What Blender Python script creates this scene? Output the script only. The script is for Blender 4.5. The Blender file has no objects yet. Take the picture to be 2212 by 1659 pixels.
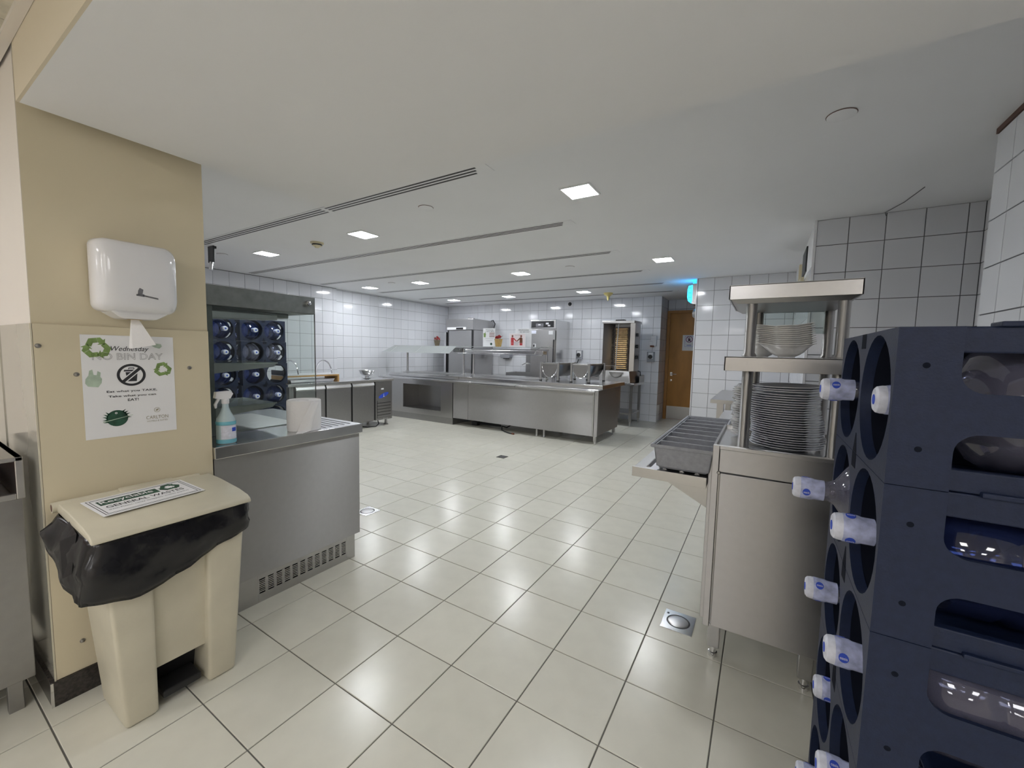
import bpy, bmesh, math, random
from mathutils import Vector, Matrix
random.seed(7)
PI = math.pi
S = bpy.context.scene
COL = S.collection

# ---------------------------------------------------------------- camera, world, exposure
cam_d = bpy.data.cameras.new('camera'); cam = bpy.data.objects.new('camera', cam_d); COL.objects.link(cam)
cam.matrix_world = Matrix(((0.85070, -0.06035, 0.52217, 0), (0.52519, 0.05581, -0.84916, 0), (0.02210, 0.99662, 0.07917, 1.437), (0, 0, 0, 1)))
cam_d.sensor_width = 36; cam_d.lens = 14.275; cam_d.clip_start = .02
S.camera = cam
W = bpy.data.worlds.new('world'); S.world = W; W.use_nodes = True
W.node_tree.nodes['Background'].inputs[0].default_value = (.9, .9, 1, 1)
W.node_tree.nodes['Background'].inputs[1].default_value = .3
S.view_settings.view_transform = 'Standard'; S.view_settings.look = 'None'; S.view_settings.gamma = 1
S.view_settings.use_curve_mapping = False
S.view_settings.exposure = 0.97
LAMP = 52.0       # kitchen ceiling panels
HALL = 10.5       # hall ceiling panels behind the camera
CAMP = Vector((0, 0, 1.437))

# ---------------------------------------------------------------- materials
MATS = {}
def mat(name, color=(.8, .8, .8), rough=.5, metal=0, noise=0, nscale=8, bump=0, bscale=60, emis=0, alpha=None, aniso=0, spec=.5, ecol=None, stretch=None, rnd=0, coat=0, rvar=0):
    m = bpy.data.materials.new(name); m.use_nodes = True; nt = m.node_tree; b = nt.nodes['Principled BSDF']
    I = b.inputs
    I['Base Color'].default_value = (*color, 1); I['Roughness'].default_value = rough; I['Metallic'].default_value = metal
    I['Specular IOR Level'].default_value = spec
    if aniso: I['Anisotropic'].default_value = aniso; I['Anisotropic Rotation'].default_value = .25
    if coat: I['Coat Weight'].default_value = coat; I['Coat Roughness'].default_value = .1
    tc = nt.nodes.new('ShaderNodeTexCoord'); mp = nt.nodes.new('ShaderNodeMapping')
    nt.links.new(tc.outputs['Object'], mp.inputs[0])
    if stretch: mp.inputs['Scale'].default_value = stretch
    col = None
    if noise or rvar:
        n = nt.nodes.new('ShaderNodeTexNoise'); n.inputs['Scale'].default_value = nscale; n.inputs['Detail'].default_value = 5
        nt.links.new(mp.outputs[0], n.inputs['Vector'])
    if noise:
        r = nt.nodes.new('ShaderNodeValToRGB')
        r.color_ramp.elements[0].position = .3; r.color_ramp.elements[1].position = .7
        r.color_ramp.elements[0].color = (*[c * (1 - noise) for c in color], 1)
        r.color_ramp.elements[1].color = (*[min(1, c * (1 + noise)) for c in color], 1)
        nt.links.new(n.outputs[0], r.inputs[0]); col = r.outputs[0]; nt.links.new(col, I['Base Color'])
    if rvar:
        mr = nt.nodes.new('ShaderNodeMapRange'); mr.inputs[1].default_value = .3; mr.inputs[2].default_value = .7
        mr.inputs[3].default_value = max(.02, rough - rvar); mr.inputs[4].default_value = rough + rvar
        nt.links.new(n.outputs[0], mr.inputs[0]); nt.links.new(mr.outputs[0], I['Roughness'])
    if rnd:
        oi = nt.nodes.new('ShaderNodeObjectInfo'); ge = nt.nodes.new('ShaderNodeNewGeometry')
        ad = nt.nodes.new('ShaderNodeMath'); ad.operation = 'ADD'; fr = nt.nodes.new('ShaderNodeMath'); fr.operation = 'FRACT'
        nt.links.new(oi.outputs['Random'], ad.inputs[0]); nt.links.new(ge.outputs['Random Per Island'], ad.inputs[1]); nt.links.new(ad.outputs[0], fr.inputs[0])
        mr = nt.nodes.new('ShaderNodeMapRange'); mr.inputs[3].default_value = 1 - rnd; mr.inputs[4].default_value = 1 + rnd
        nt.links.new(fr.outputs[0], mr.inputs[0])
        hs = nt.nodes.new('ShaderNodeHueSaturation'); nt.links.new(mr.outputs[0], hs.inputs['Value'])
        if col: nt.links.new(col, hs.inputs['Color'])
        else: hs.inputs['Color'].default_value = (*color, 1)
        nt.links.new(hs.outputs[0], I['Base Color'])
    if bump:
        n2 = nt.nodes.new('ShaderNodeTexNoise'); n2.inputs['Scale'].default_value = bscale; n2.inputs['Detail'].default_value = 3
        nt.links.new(mp.outputs[0], n2.inputs['Vector'])
        bp = nt.nodes.new('ShaderNodeBump'); bp.inputs['Strength'].default_value = bump; bp.inputs['Distance'].default_value = .01
        nt.links.new(n2.outputs[0], bp.inputs['Height']); nt.links.new(bp.outputs[0], I['Normal'])
    if emis:
        I['Emission Color'].default_value = (*(ecol or color), 1); I['Emission Strength'].default_value = emis
    MATS[name] = m; return m

def glass(name, tint, refl=1.45, rough=.02, body=None, bfac=.0):
    m = bpy.data.materials.new(name); m.use_nodes = True; nt = m.node_tree; nt.nodes.clear()
    o = nt.nodes.new('ShaderNodeOutputMaterial'); t = nt.nodes.new('ShaderNodeBsdfTransparent'); t.inputs[0].default_value = (*tint, 1)
    g = nt.nodes.new('ShaderNodeBsdfGlossy'); g.inputs['Roughness'].default_value = rough
    f = nt.nodes.new('ShaderNodeFresnel'); f.inputs[0].default_value = refl
    mx = nt.nodes.new('ShaderNodeMixShader')
    src = t.outputs[0]
    if body:
        d = nt.nodes.new('ShaderNodeBsdfDiffuse'); d.inputs[0].default_value = (*body, 1)
        m2 = nt.nodes.new('ShaderNodeMixShader'); m2.inputs[0].default_value = bfac
        nt.links.new(t.outputs[0], m2.inputs[1]); nt.links.new(d.outputs[0], m2.inputs[2]); src = m2.outputs[0]
    nt.links.new(f.outputs[0], mx.inputs[0]); nt.links.new(src, mx.inputs[1]); nt.links.new(g.outputs[0], mx.inputs[2])
    nt.links.new(mx.outputs[0], o.inputs[0]); MATS[name] = m; return m

mat('steel', (.50, .495, .495), .29, 1, noise=.02, nscale=30)
mat('steel_v', (.50, .49, .485), .47, 1, noise=.02, nscale=30, aniso=.95)
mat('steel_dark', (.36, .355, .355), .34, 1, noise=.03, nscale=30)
mat('steel_top', (.68, .68, .68), .22, 1, noise=.02, nscale=20)
mat('steel_old', (.24, .255, .25), .42, .9, noise=.12, nscale=22)
mat('chrome', (.75, .75, .76), .10, 1)
mat('tile_white', (.78, .79, .83), .09, rnd=.025, bump=.02, bscale=3, spec=.6)
mat('tile_floor', (.72, .70, .61), .23, noise=.03, nscale=9.0, rnd=.02)
mat('grout_dark', (.16, .155, .14), .8)
mat('grout_wall', (.17, .17, .18), .8)
mat('paint_white', (.85, .85, .865), .85, noise=.015, nscale=1.5)
mat('paint_beige', (.70, .62, .45), .55, noise=.02, nscale=2)
mat('paint_pink', (.78, .73, .67), .7, noise=.02, nscale=2)
mat('paint_beam', (.72, .64, .50), .6)
mat('panel_gloss', (.56, .54, .47), .12, .35, noise=.05, nscale=3)
mat('plastic_beige', (.64, .595, .47), .42, noise=.05, nscale=7, bump=.04, bscale=120)
mat('bag_black', (.012, .012, .014), .22, bump=.5, bscale=9, noise=.3)
mat('plastic_white', (.82, .82, .85), .14)
mat('paper', (.86, .86, .88), .8, noise=.01)
mat('tissue', (.88, .87, .88), .9, bump=.35, bscale=30)
mat('print_black', (.03, .03, .035), .7)
mat('print_grey', (.18, .18, .2), .7)
mat('print_green', (.22, .33, .11), .7, noise=.25, nscale=40)
mat('print_pale_green', (.42, .52, .42), .7, noise=.2, nscale=30)
mat('print_dark_green', (.02, .075, .045), .7, noise=.5, nscale=30)
mat('print_gold', (.40, .36, .27), .7)
mat('print_red', (.55, .05, .06), .7)
mat('print_purple', (.28, .05, .20), .7)
mat('print_blue', (.03, .08, .55), .7)
mat('print_pink', (.85, .76, .78), .7)
mat('label_white', (.72, .74, .85), .4, noise=.12, nscale=60)
mat('label_film', (.50, .54, .82), .25, noise=.3, nscale=45)
mat('crate_blue', (.0095, .0175, .050), .50, noise=.12, nscale=60, bump=.10, bscale=220, spec=.36)
mat('crate_dark', (.008, .010, .018), .9, spec=.1)
mat('plastic_grey', (.34, .35, .385), .48, noise=.1, nscale=50)
mat('plastic_black', (.02, .02, .022), .4)
mat('rubber', (.03, .03, .03), .8)
mat('granite', (.035, .03, .028), .25, noise=.5, nscale=90)
mat('wood_door', (.47, .215, .045), .38, noise=.16, nscale=2.5, stretch=(2, 2, .8))
mat('wood_frame', (.42, .20, .055), .4, noise=.1, nscale=8)
mat('wood_light', (.52, .30, .10), .5, noise=.1, nscale=10)
mat('food_brown', (.20, .065, .03), .7, noise=.3, nscale=9)
mat('porcelain', (.80, .79, .77), .12)
mat('porcelain_rim', (.78, .80, .86), .15)
mat('lamp', (.93, .965, 1), .5, emis=LAMP)
mat('lamp_hall', (.97, .97, 1), .5, emis=HALL)
mat('lamp_rim', (.9, .9, .9), .5)
mat('exit_glow', (.03, .45, .95), .4, emis=2.4, ecol=(.02, .45, 1))
mat('exit_mark', (.02, .2, .5), .4, emis=1.2, ecol=(.02, .3, 1))
mat('detector', (.68, .61, .42), .4)
mat('detector_yellow', (.72, .62, .25), .35)
mat('element', (.85, .58, .27), .6, noise=.2, nscale=20, emis=0)
mat('element_dark', (.10, .08, .07), .6)
mat('berries', (.32, .015, .02), .35)
mat('straw', (.50, .33, .12), .7, noise=.25, nscale=60)
mat('pot_dark', (.14, .11, .07), .6, noise=.2, nscale=30)
mat('liquid_blue', (.18, .50, .62), .2, noise=.03)
mat('liquid_pale', (.50, .62, .66), .3)
mat('brown_seal', (.13, .07, .055), .7)
mat('acoustic', (.62, .58, .48), .9, noise=.12, nscale=25)
mat('skin_dark', (.25, .10, .07), .8)
glass('glass', (.93, .97, .95)); glass('glass_green', (.86, .95, .92), body=(.95, 1, .99), bfac=.42)
glass('glass_smoke', (.80, .85, .84), rough=.03)
glass('bottle_blue', (.26, .34, .66), refl=1.7, rough=.05, body=(.03, .045, .14), bfac=.32)
glass('bottle_clear', (.52, .54, .66), refl=1.6, rough=.05, body=(.28, .28, .40), bfac=.30)

# ---------------------------------------------------------------- mesh builder
class MB:
    def __init__(s): s.v = []; s.f = []; s.m = []
    def add(s, vs, fs):
        n = len(s.v); s.v += [tuple(v) for v in vs]; s.f += [tuple(i + n for i in f) for f in fs]; return s
    def box(s, x0, x1, y0, y1, z0, z1):
        return s.add([(x0, y0, z0), (x1, y0, z0), (x1, y1, z0), (x0, y1, z0), (x0, y0, z1), (x1, y0, z1), (x1, y1, z1), (x0, y1, z1)],
                     [(3, 2, 1, 0), (4, 5, 6, 7), (0, 1, 5, 4), (1, 2, 6, 5), (2, 3, 7, 6), (3, 0, 4, 7)])
    def hexa(s, b, t):       # 4 bottom corners, 4 top corners
        return s.add(list(b) + list(t), [(3, 2, 1, 0), (4, 5, 6, 7), (0, 1, 5, 4), (1, 2, 6, 5), (2, 3, 7, 6), (3, 0, 4, 7)])
    def prism(s, poly, axis, a, b):     # poly of (p,q) extruded along axis from a to b
        def P(p, q, w): return {'x': (w, p, q), 'y': (p, w, q), 'z': (p, q, w)}[axis]
        n = len(poly)
        return s.add([P(p, q, a) for p, q in poly] + [P(p, q, b) for p, q in poly],
                     [tuple(range(n))[::-1], tuple(range(n, 2 * n))] + [(i, (i + 1) % n, n + (i + 1) % n, n + i) for i in range(n)])
    def tube(s, path, r, n=10, closed=False, caps=True):
        P = [Vector(p) for p in path]; R = r if isinstance(r, (list, tuple)) else [r] * len(P)
        rings = []; up = None
        for i, p in enumerate(P):
            if closed: t = P[(i + 1) % len(P)] - P[i - 1]
            else: t = P[min(i + 1, len(P) - 1)] - P[max(i - 1, 0)]
            t.normalize()
            if up is None: up = Vector((0, 0, 1)) if abs(t.z) < .9 else Vector((1, 0, 0))
            a = t.cross(up).normalized(); b = a.cross(t).normalized(); up = b
            rings.append([p + (a * math.cos(2 * PI * k / n) + b * math.sin(2 * PI * k / n)) * R[i] for k in range(n)])
        vs = [v for q in rings for v in q]; fs = []
        m = len(rings)
        for i in range(m if closed else m - 1):
            for k in range(n): fs.append((i * n + k, i * n + (k + 1) % n, ((i + 1) % m) * n + (k + 1) % n, ((i + 1) % m) * n + k))
        if caps and not closed: fs += [tuple(range(n))[::-1], tuple(range((m - 1) * n, m * n))]
        return s.add(vs, fs)
    def cyl(s, p0, p1, r, n=16, r1=None): return s.tube([p0, p1], [r, r if r1 is None else r1], n)
    def lathe(s, prof, c=(0, 0, 0), n=28, axis='z', sx=1, sy=1, caps=True):   # prof (r,h)
        vs = []; m = len(prof)
        for r, h in prof:
            for k in range(n):
                a = 2 * PI * k / n; p, q = r * math.cos(a) * sx, r * math.sin(a) * sy
                v = {'z': (p, q, h), 'x': (h, p, q), 'y': (q, h, p)}[axis]
                vs.append((v[0] + c[0], v[1] + c[1], v[2] + c[2]))
        fs = [(i * n + k, i * n + (k + 1) % n, (i + 1) * n + (k + 1) % n, (i + 1) * n + k) for i in range(m - 1) for k in range(n)]
        if caps and prof[0][0] > 1e-6: fs.append(tuple(range(n))[::-1])
        if caps and prof[-1][0] > 1e-6: fs.append(tuple(range((m - 1) * n, m * n)))
        return s.add(vs, fs)
    def holed(s, y0, y1, z0, z1, cy, cz, r, x0, x1, n=32):   # plate in the yz plane with a round hole
        O = []; I = []
        for k in range(n):
            a = 2 * PI * k / n + PI / n; c, d = math.cos(a), math.sin(a)
            t = min([(y1 - cy) / c if c > 1e-9 else 9e9, (y0 - cy) / c if c < -1e-9 else 9e9, (z1 - cz) / d if d > 1e-9 else 9e9, (z0 - cz) / d if d < -1e-9 else 9e9])
            O.append((cy + c * t, cz + d * t)); I.append((cy + c * r, cz + d * r))
        for cyy, czz in ((y0, z0), (y1, z0), (y1, z1), (y0, z1)):
            k = min(range(n), key=lambda i: (O[i][0] - cyy) ** 2 + (O[i][1] - czz) ** 2); O[k] = (cyy, czz)
        vs = [(x0, *p) for p in O] + [(x0, *p) for p in I] + [(x1, *p) for p in O] + [(x1, *p) for p in I]
        fs = []
        for k in range(n):
            j = (k + 1) % n
            fs += [(k, n + k, n + j, j), (2 * n + k, 2 * n + j, 3 * n + j, 3 * n + k), (n + k, 3 * n + k, 3 * n + j, n + j), (k, j, 2 * n + j, 2 * n + k)]
        return s.add(vs, fs)
    def build(s, name, m, parent=None, smooth=35, bevel=0, label=None, seg=2):
        me = bpy.data.meshes.new(name)
        off = Vector((0, 0, 0))
        q = parent
        while q is not None: off += q.location; q = q.parent
        me.from_pydata([tuple(Vector(v) - off) for v in s.v], [], s.f)
        bm = bmesh.new(); bm.from_mesh(me)
        bmesh.ops.recalc_face_normals(bm, faces=bm.faces)
        if bevel:
            ed = [e for e in bm.edges if len(e.link_faces) == 2 and e.calc_face_angle(0) > .6]
            bmesh.ops.bevel(bm, geom=ed, offset=bevel, segments=seg, profile=.5, affect='EDGES', clamp_overlap=True)
        bm.to_mesh(me); bm.free()
        me.materials.append(MATS[m])
        if smooth and not (bevel and smooth == 35):
            me.shade_smooth(); me.set_sharp_from_angle(angle=math.radians(smooth))
        o = bpy.data.objects.new(name, me); COL.objects.link(o); o.parent = parent
        if label: o['label'] = label
        return o

def B(*a): return MB().box(*a)
def thing(name, label, cat, loc=(0, 0, 0), group=None):
    o = bpy.data.objects.new(name, None); COL.objects.link(o); o.location = loc; o.empty_display_size = .1
    return tag(o, label, cat, group)
def tag(o, label, cat, group=None):
    o['label'] = label; o['category'] = cat
    if group: o['group'] = group
    return o
def struct(o): o['kind'] = 'structure'; return o
def dup(root, loc, rz=0, label=None, group=None):
    r = root.copy(); COL.objects.link(r); r.location = loc; r.rotation_euler = (0, 0, rz)
    if label: r['label'] = label
    if group: r['group'] = group
    for ch in [c for c in list(bpy.data.objects) if c.parent == root]:
        c = ch.copy(); COL.objects.link(c); c.parent = r
        for g in [x for x in list(bpy.data.objects) if x.parent == ch]:
            d = g.copy(); COL.objects.link(d); d.parent = c
    return r

# ---- flat print on a surface: origin (upper-left), unit right, unit up; thin meshes standing .4 mm proud
class Sheet:
    def __init__(s, parent, o, right, up):
        s.p = parent; s.o = Vector(o); s.r = Vector(right).normalized(); s.u = Vector(up).normalized(); s.n = s.r.cross(s.u)
    def P(s, x, y, h=0): return s.o + s.r * x + s.u * y + s.n * h
    def poly(s, name, m, polys, h=.0006, label=None):
        mb = MB()
        for pl in polys:
            n = len(pl); mb.add([s.P(x, y, 0) for x, y in pl] + [s.P(x, y, h) for x, y in pl],
                                [tuple(range(n))[::-1], tuple(range(n, 2 * n))] + [(i, (i + 1) % n, n + (i + 1) % n, n + i) for i in range(n)])
        return mb.build(name, m, s.p, smooth=0, label=label)
    def text(s, txt, m, x, y, w, hgt, h=.0008, outline=0, name='lettering', shear=0, rot=0, bold=0):
        c = bpy.data.curves.new('t', 'FONT'); c.body = txt; c.align_x = 'CENTER'; c.align_y = 'CENTER'; c.shear = shear
        c.resolution_u = 3; c.offset = bold
        if outline: c.fill_mode = 'NONE'; c.bevel_depth = outline; c.bevel_resolution = 0
        ob = bpy.data.objects.new('t', c); COL.objects.link(ob)
        dg = bpy.context.evaluated_depsgraph_get(); dg.update(); me = bpy.data.meshes.new_from_object(ob.evaluated_get(dg))
        bpy.data.objects.remove(ob); bpy.data.curves.remove(c)
        vs = [v.co.copy() for v in me.vertices]; fs = [tuple(p.vertices) for p in me.polygons]; bpy.data.meshes.remove(me)
        x0 = min(v.x for v in vs); x1 = max(v.x for v in vs); y0 = min(v.y for v in vs); y1 = max(v.y for v in vs)
        ca, sa = math.cos(rot), math.sin(rot); out = []
        for v in vs:
            a = ((v.x - x0) / (x1 - x0) - .5) * w; b = ((v.y - y0) / (y1 - y0) - .5) * hgt
            out.append(s.P(x + a * ca - b * sa, y + a * sa + b * ca, h))
        return MB().add(out, fs).build(name, m, s.p, smooth=0)
def ring(cx, cy, r0, r1, n=40, sx=1):
    return [[(cx + math.cos(a) * r0 * sx, cy + math.sin(a) * r0), (cx + math.cos(a) * r1 * sx, cy + math.sin(a) * r1),
             (cx + math.cos(b) * r1 * sx, cy + math.sin(b) * r1), (cx + math.cos(b) * r0 * sx, cy + math.sin(b) * r0)]
            for a, b in ((2 * PI * k / n, 2 * PI * (k + 1) / n) for k in range(n))]
def disc(cx, cy, r, n=28, sx=1): return [(cx + math.cos(2 * PI * k / n) * r * sx, cy + math.sin(2 * PI * k / n) * r) for k in range(n)]
def recycle(cx, cy, r, rot=0):
    out = []
    for k in range(3):
        a = rot + k * 2 * PI / 3; c, d = math.cos(a), math.sin(a)
        def R(p): return (cx + r * (p[0] * c - p[1] * d), cy + r * (p[0] * d + p[1] * c))
        out.append([R(p) for p in ((-.70, .40), (-.38, .95), (.16, .95), (.16, .50), (-.16, .50), (-.34, .18))])
        out.append([R(p) for p in ((.18, .95), (.42, .95), (.58, .68), (.74, .78), (.62, .26), (.10, .30), (.28, .42), (.18, .50))])
    return out

# ---------------------------------------------------------------- tiles
def tile_field(parent, plane, c, u0, u1, v0, v1, up, vp, su, sv, gap, mname, sign, thick=.008, cap=300, holes=()):
    """plane 'x','y' or 'z' at coordinate c (tile face), u/v ranges, a joint passes through up / vp"""
    def lines(a, b, p, s):
        L = [a]; k = math.ceil((a - p) / s + 1e-6)
        while p + k * s < b - 1e-6: L.append(p + k * s); k += 1
        return L + [b]
    U = lines(u0, u1, up, su); V = lines(v0, v1, vp, sv); cells = []
    for i in range(len(U) - 1):
        for j in range(len(V) - 1):
            a, b, d, e = U[i] + gap / 2, U[i + 1] - gap / 2, V[j] + gap / 2, V[j + 1] - gap / 2
            if b - a < .008 or e - d < .008: continue
            m, n = (a + b) / 2, (d + e) / 2
            if any(h[0] < m < h[1] and h[2] < n < h[3] for h in holes): continue
            w = {'x': (c, m, n), 'y': (m, c, n), 'z': (m, n, c)}[plane]
            cells.append(((Vector(w) - CAMP).length, w, round(b - a, 4), round(e - d, 4)))
    cells.sort(key=lambda t: t[0]); cache = {}
    def shape(w, p, q, mb):
        x, y, z = w; t = -sign * thick
        lo, hi = sorted((0, t)); k = .0015
        f = {'x': lambda a, b, h: (x + h, y + a, z + b), 'y': lambda a, b, h: (x + a, y + h, z + b), 'z': lambda a, b, h: (x + a, y + b, z + h)}[plane]
        P, Q = p / 2, q / 2
        vs = [f(a, b, t) for a, b in ((-P, -Q), (P, -Q), (P, Q), (-P, Q))] + [f(a, b, -sign * k) for a, b in ((-P, -Q), (P, -Q), (P, Q), (-P, Q))] + \
             [f(a, b, 0) for a, b in ((-P + k, -Q + k), (P - k, -Q + k), (P - k, Q - k), (-P + k, Q - k))]
        fs = [(3, 2, 1, 0), (8, 9, 10, 11)] + [(i, (i + 1) % 4, 4 + (i + 1) % 4, 4 + i) for i in range(4)] + [(4 + i, 4 + (i + 1) % 4, 8 + (i + 1) % 4, 8 + i) for i in range(4)]
        mb.add(vs, fs)
    rest = MB(); off = parent.location
    for i, (d, w, p, q) in enumerate(cells):
        if i < cap:
            if (p, q) not in cache:
                mb = MB(); shape((0, 0, 0), p, q, mb); o = mb.build('tile', mname, None, smooth=0); cache[(p, q)] = o.data; o.parent = parent
            else:
                o = bpy.data.objects.new('tile', cache[(p, q)]); COL.objects.link(o); o.parent = parent
            o.location = Vector(w) - off
        else: shape(w, p, q, rest)
    if rest.v:
        o = rest.build('tile_field', mname, parent, smooth=0); o['kind'] = 'stuff'

H = 2.665; T = .35
JZ = .1405; TS = .2325
fl = struct(B(-9.2, 3.2, -5.2, 10.2, -.06, -.004).build('floor', 'grout_dark', None, smooth=0))
tile_field(fl, 'z', 0, -7.7, 1.6, -1.2, 9.7, -.0801, 1.0119, T, T, .005, 'tile_floor', 1,
           holes=())
# walls (backing in grout colour, tiles in front)
wb = struct(B(-7.90, -1.88, 8.958, 9.10, 0, H).build('wall_back', 'grout_wall', None, smooth=0))
tile_field(wb, 'y', 8.95, -7.68, -1.87, .0, H, -2.021, JZ, .2305, TS, .0042, 'tile_white', -1)
wp = struct(B(-1.995, -1.878, 8.958, 9.60, 0, H).build('wall_door_reveal', 'grout_wall', None, smooth=0))
tile_field(wp, 'x', -1.870, 8.95, 9.60, .0, H, 8.95 + TS, JZ, TS, TS, .0042, 'tile_white', 1)
wd = struct(B(-1.995, -.5, 9.668, 9.80, 0, H).build('wall_door', 'grout_wall', None, smooth=0))
tile_field(wd, 'y', 9.66, -1.87, -.6, 2.42, H, -1.72, 2.463, TS, TS, .0042, 'tile_white', -1)
wf = struct(B(-.965, .343, 7.158, 9.66, 0, H).build('wall_block', 'grout_wall', None, smooth=0))
tile_field(wf, 'y', 7.15, -.957, .335, .0, H, -.004, JZ, .237, TS, .0042, 'tile_white', -1)
MB().box(-.973, -.957, 7.144, 7.158, 0, H).build('corner_bead', 'plastic_white', wf, smooth=0)
ws = struct(B(.343, .50, 4.608, 7.158, 0, H).build('wall_right_return', 'grout_wall', None, smooth=0))
tile_field(ws, 'x', .335, 4.60, 7.15, .0, 2.30, 4.84, JZ, .24, .24, .003, 'tile_white', -1)
B(.331, .343, 4.60, 7.15, 2.30, H).build('render_band', 'paint_white', ws, smooth=0)
B(.322, .341, 4.592, 4.606, 0, H).build('corner_bead', 'plastic_white', ws, smooth=0)
wr = struct(B(.343, 1.50, 4.608, 4.75, 0, H).build('wall_right_back', 'grout_wall', None, smooth=0))
tile_field(wr, 'y', 4.60, .341, 1.38, .0, H, .567, 2.440, .2405, .2425, .0055, 'tile_white', -1)
wq = struct(B(1.388, 1.50, 3.10, 4.61, 0, H).build('wall_right_recess', 'grout_wall', None, smooth=0))
tile_field(wq, 'x', 1.38, 3.23, 4.60, .0, H, 4.36, 2.440, .24, .2425, .0055, 'tile_white', -1)
wn = struct(B(.988, 1.50, .353, 3.23, 0, H - .002).build('wall_right', 'grout_wall', None, smooth=0))
tile_field(wn, 'x', .98, .353, 3.23, .0, H - .03, 3.04, 2.432, .245, .2475, .006, 'tile_white', -1)
B(.975, .99, .353, 3.235, H - .028, H - .001).build('edge_seal', 'brown_seal', wn, smooth=0)
wl = struct(B(-7.9, -7.608, 1.4, 5.34, 0, H).build('wall_left', 'grout_wall', None, smooth=0))
tile_field(wl, 'x', -7.60, 1.4, 5.34, .0, H, 4.778, 1.462, .2385, .239, .0042, 'tile_white', 1)
wk = struct(B(-7.9, -7.688, 5.34, 8.96, 0, H).build('wall_left_rear', 'grout_wall', None, smooth=0))
tile_field(wk, 'x', -7.68, 5.34, 8.95, .0, H, 5.547, 1.466, .234, .235, .0042, 'tile_white', 1)
# ceilings
ce = struct(B(-7.9, 1.5, .9, 9.8, H, H + .1).build('ceiling', 'paint_white', None, smooth=0))
so = struct(B(-2.25, 2.6, .353, 1.515, 2.262, H - .001).build('ceiling_soffit', 'paint_white', None, smooth=0))
B(-2.25, 2.6, .345, .353, 2.262, 2.47).build('beam_face', 'paint_beam', so, smooth=0)
hc = struct(B(-6.5, 2.6, -5, .345, 2.47, 2.5).build('ceiling_hall', 'grout_dark', None, smooth=0))
tile_field(hc, 'z', 2.468, -6.5, 2.6, -5, .335, -2.15, .02, .6, .6, .004, 'acoustic', -1, cap=60)
st = struct(B(-6.5, 2.6, .318, .344, 2.452, 2.470).build('trim_1', 'paint_pink', None, smooth=0))
# pillar and hall wall
pl = struct(B(-2.9, -2.31, .353, .914, 0, H - .001).build('wall_pillar', 'paint_beige', None, smooth=0))
B(-2.309, -2.3, .353, .914, .10, 1.503).build('wall_panel', 'paint_beige', pl, smooth=0, bevel=.002)
B(-2.900, -2.310, .3515, .353, 1.503, 2.47).build('hall_face', 'paint_pink', pl, smooth=0)
B(-2.900, -2.303, .349, .353, .10, 1.503).build('gloss_panel', 'panel_gloss', pl, smooth=0)
MB().box(-2.304, -2.299, .3475, .352, .10, 1.503).build('corner_strip', 'plastic_beige', pl, smooth=0)
for i, (y, z) in enumerate(((.46, 1.310), (.832, 1.328), (.43, .22))):
    MB().lathe([(.0, .006), (.006, .005), (.009, 0)], (-2.300, y, z), 12, 'x').build('screw', 'steel_dark', pl)
MB().lathe([(.0, .006), (.006, .005), (.009, 0)], (-2.300, .365, 1.42), 12, 'x').build('screw', 'steel_dark', pl)
wh = struct(B(-6.5, -2.9, .350, .9, 0, H - .001).build('wall_hall', 'paint_pink', None, smooth=0))
B(-6.5, -2.9, .346, .35, .10, 1.503).build('gloss_panel', 'panel_gloss', wh, smooth=0)
bb = struct(MB().box(-2.309, -2.292, .340, .914, 0, .10).box(-6.5, -2.309, .336, .353, 0, .10).build('baseboard_pillar', 'granite', None, smooth=0))
B(-2.298, -2.290, .334, .342, 0, .10).build('corner_bead', 'chrome', bb, smooth=0)
# hall behind the camera
struct(B(-6.6, -6.5, -5, .35, 0, 2.6).build('wall_hall_left', 'paint_pink', None, smooth=0))
struct(B(-6.6, 2.7, -5.1, -5, 0, 2.6).build('wall_hall_back', 'paint_pink', None, smooth=0))
struct(B(2.6, 2.7, -5, .35, 0, 2.6).build('wall_hall_right', 'paint_pink', None, smooth=0))
struct(B(1.5, 2.7, .353, .45, 0, 2.262).build('wall_hall_front', 'paint_pink', None, smooth=0))
struct(B(-7.95, -7.9, .9, 1.41, 0, H).build('wall_left_end', 'paint_white', None, smooth=0))
hf = struct(B(-6.5, 2.6, -5, -1.2, -.004, 0).build('floor_hall', 'tile_floor', None, smooth=0))

# door
dr = struct(MB().box(-1.80, -.97, 9.615, 9.655, .006, 2.36).build('door_1', 'wood_door', None, bevel=.002))
MB().box(-1.862, -1.80, 9.57, 9.66, 0, 2.42).box(-1.80, -.97, 9.57, 9.66, 2.36, 2.42).build('door_frame', 'wood_frame', dr, bevel=.003)
B(-1.795, -.975, 9.609, 9.615, .012, .30).build('kick_plate', 'steel', dr)
mb = MB().tube([(-1.73, 9.615, 1.02), (-1.73, 9.565, 1.02), (-1.61, 9.56, 1.02)], .009, 8); mb.box(-1.755, -1.705, 9.608, 9.615, .98, 1.06)
mb.build('door_handle', 'chrome', dr)
MB().lathe([(.022, 0), (.022, -.008), (0, -.01)], (-1.73, 9.615, .88), 14, 'y').build('lock_plate', 'chrome', dr)
B(-2.0, -1.0, 9.60, 9.66, -.003, .004).build('threshold', 'plastic_white', dr, smooth=0)

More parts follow.
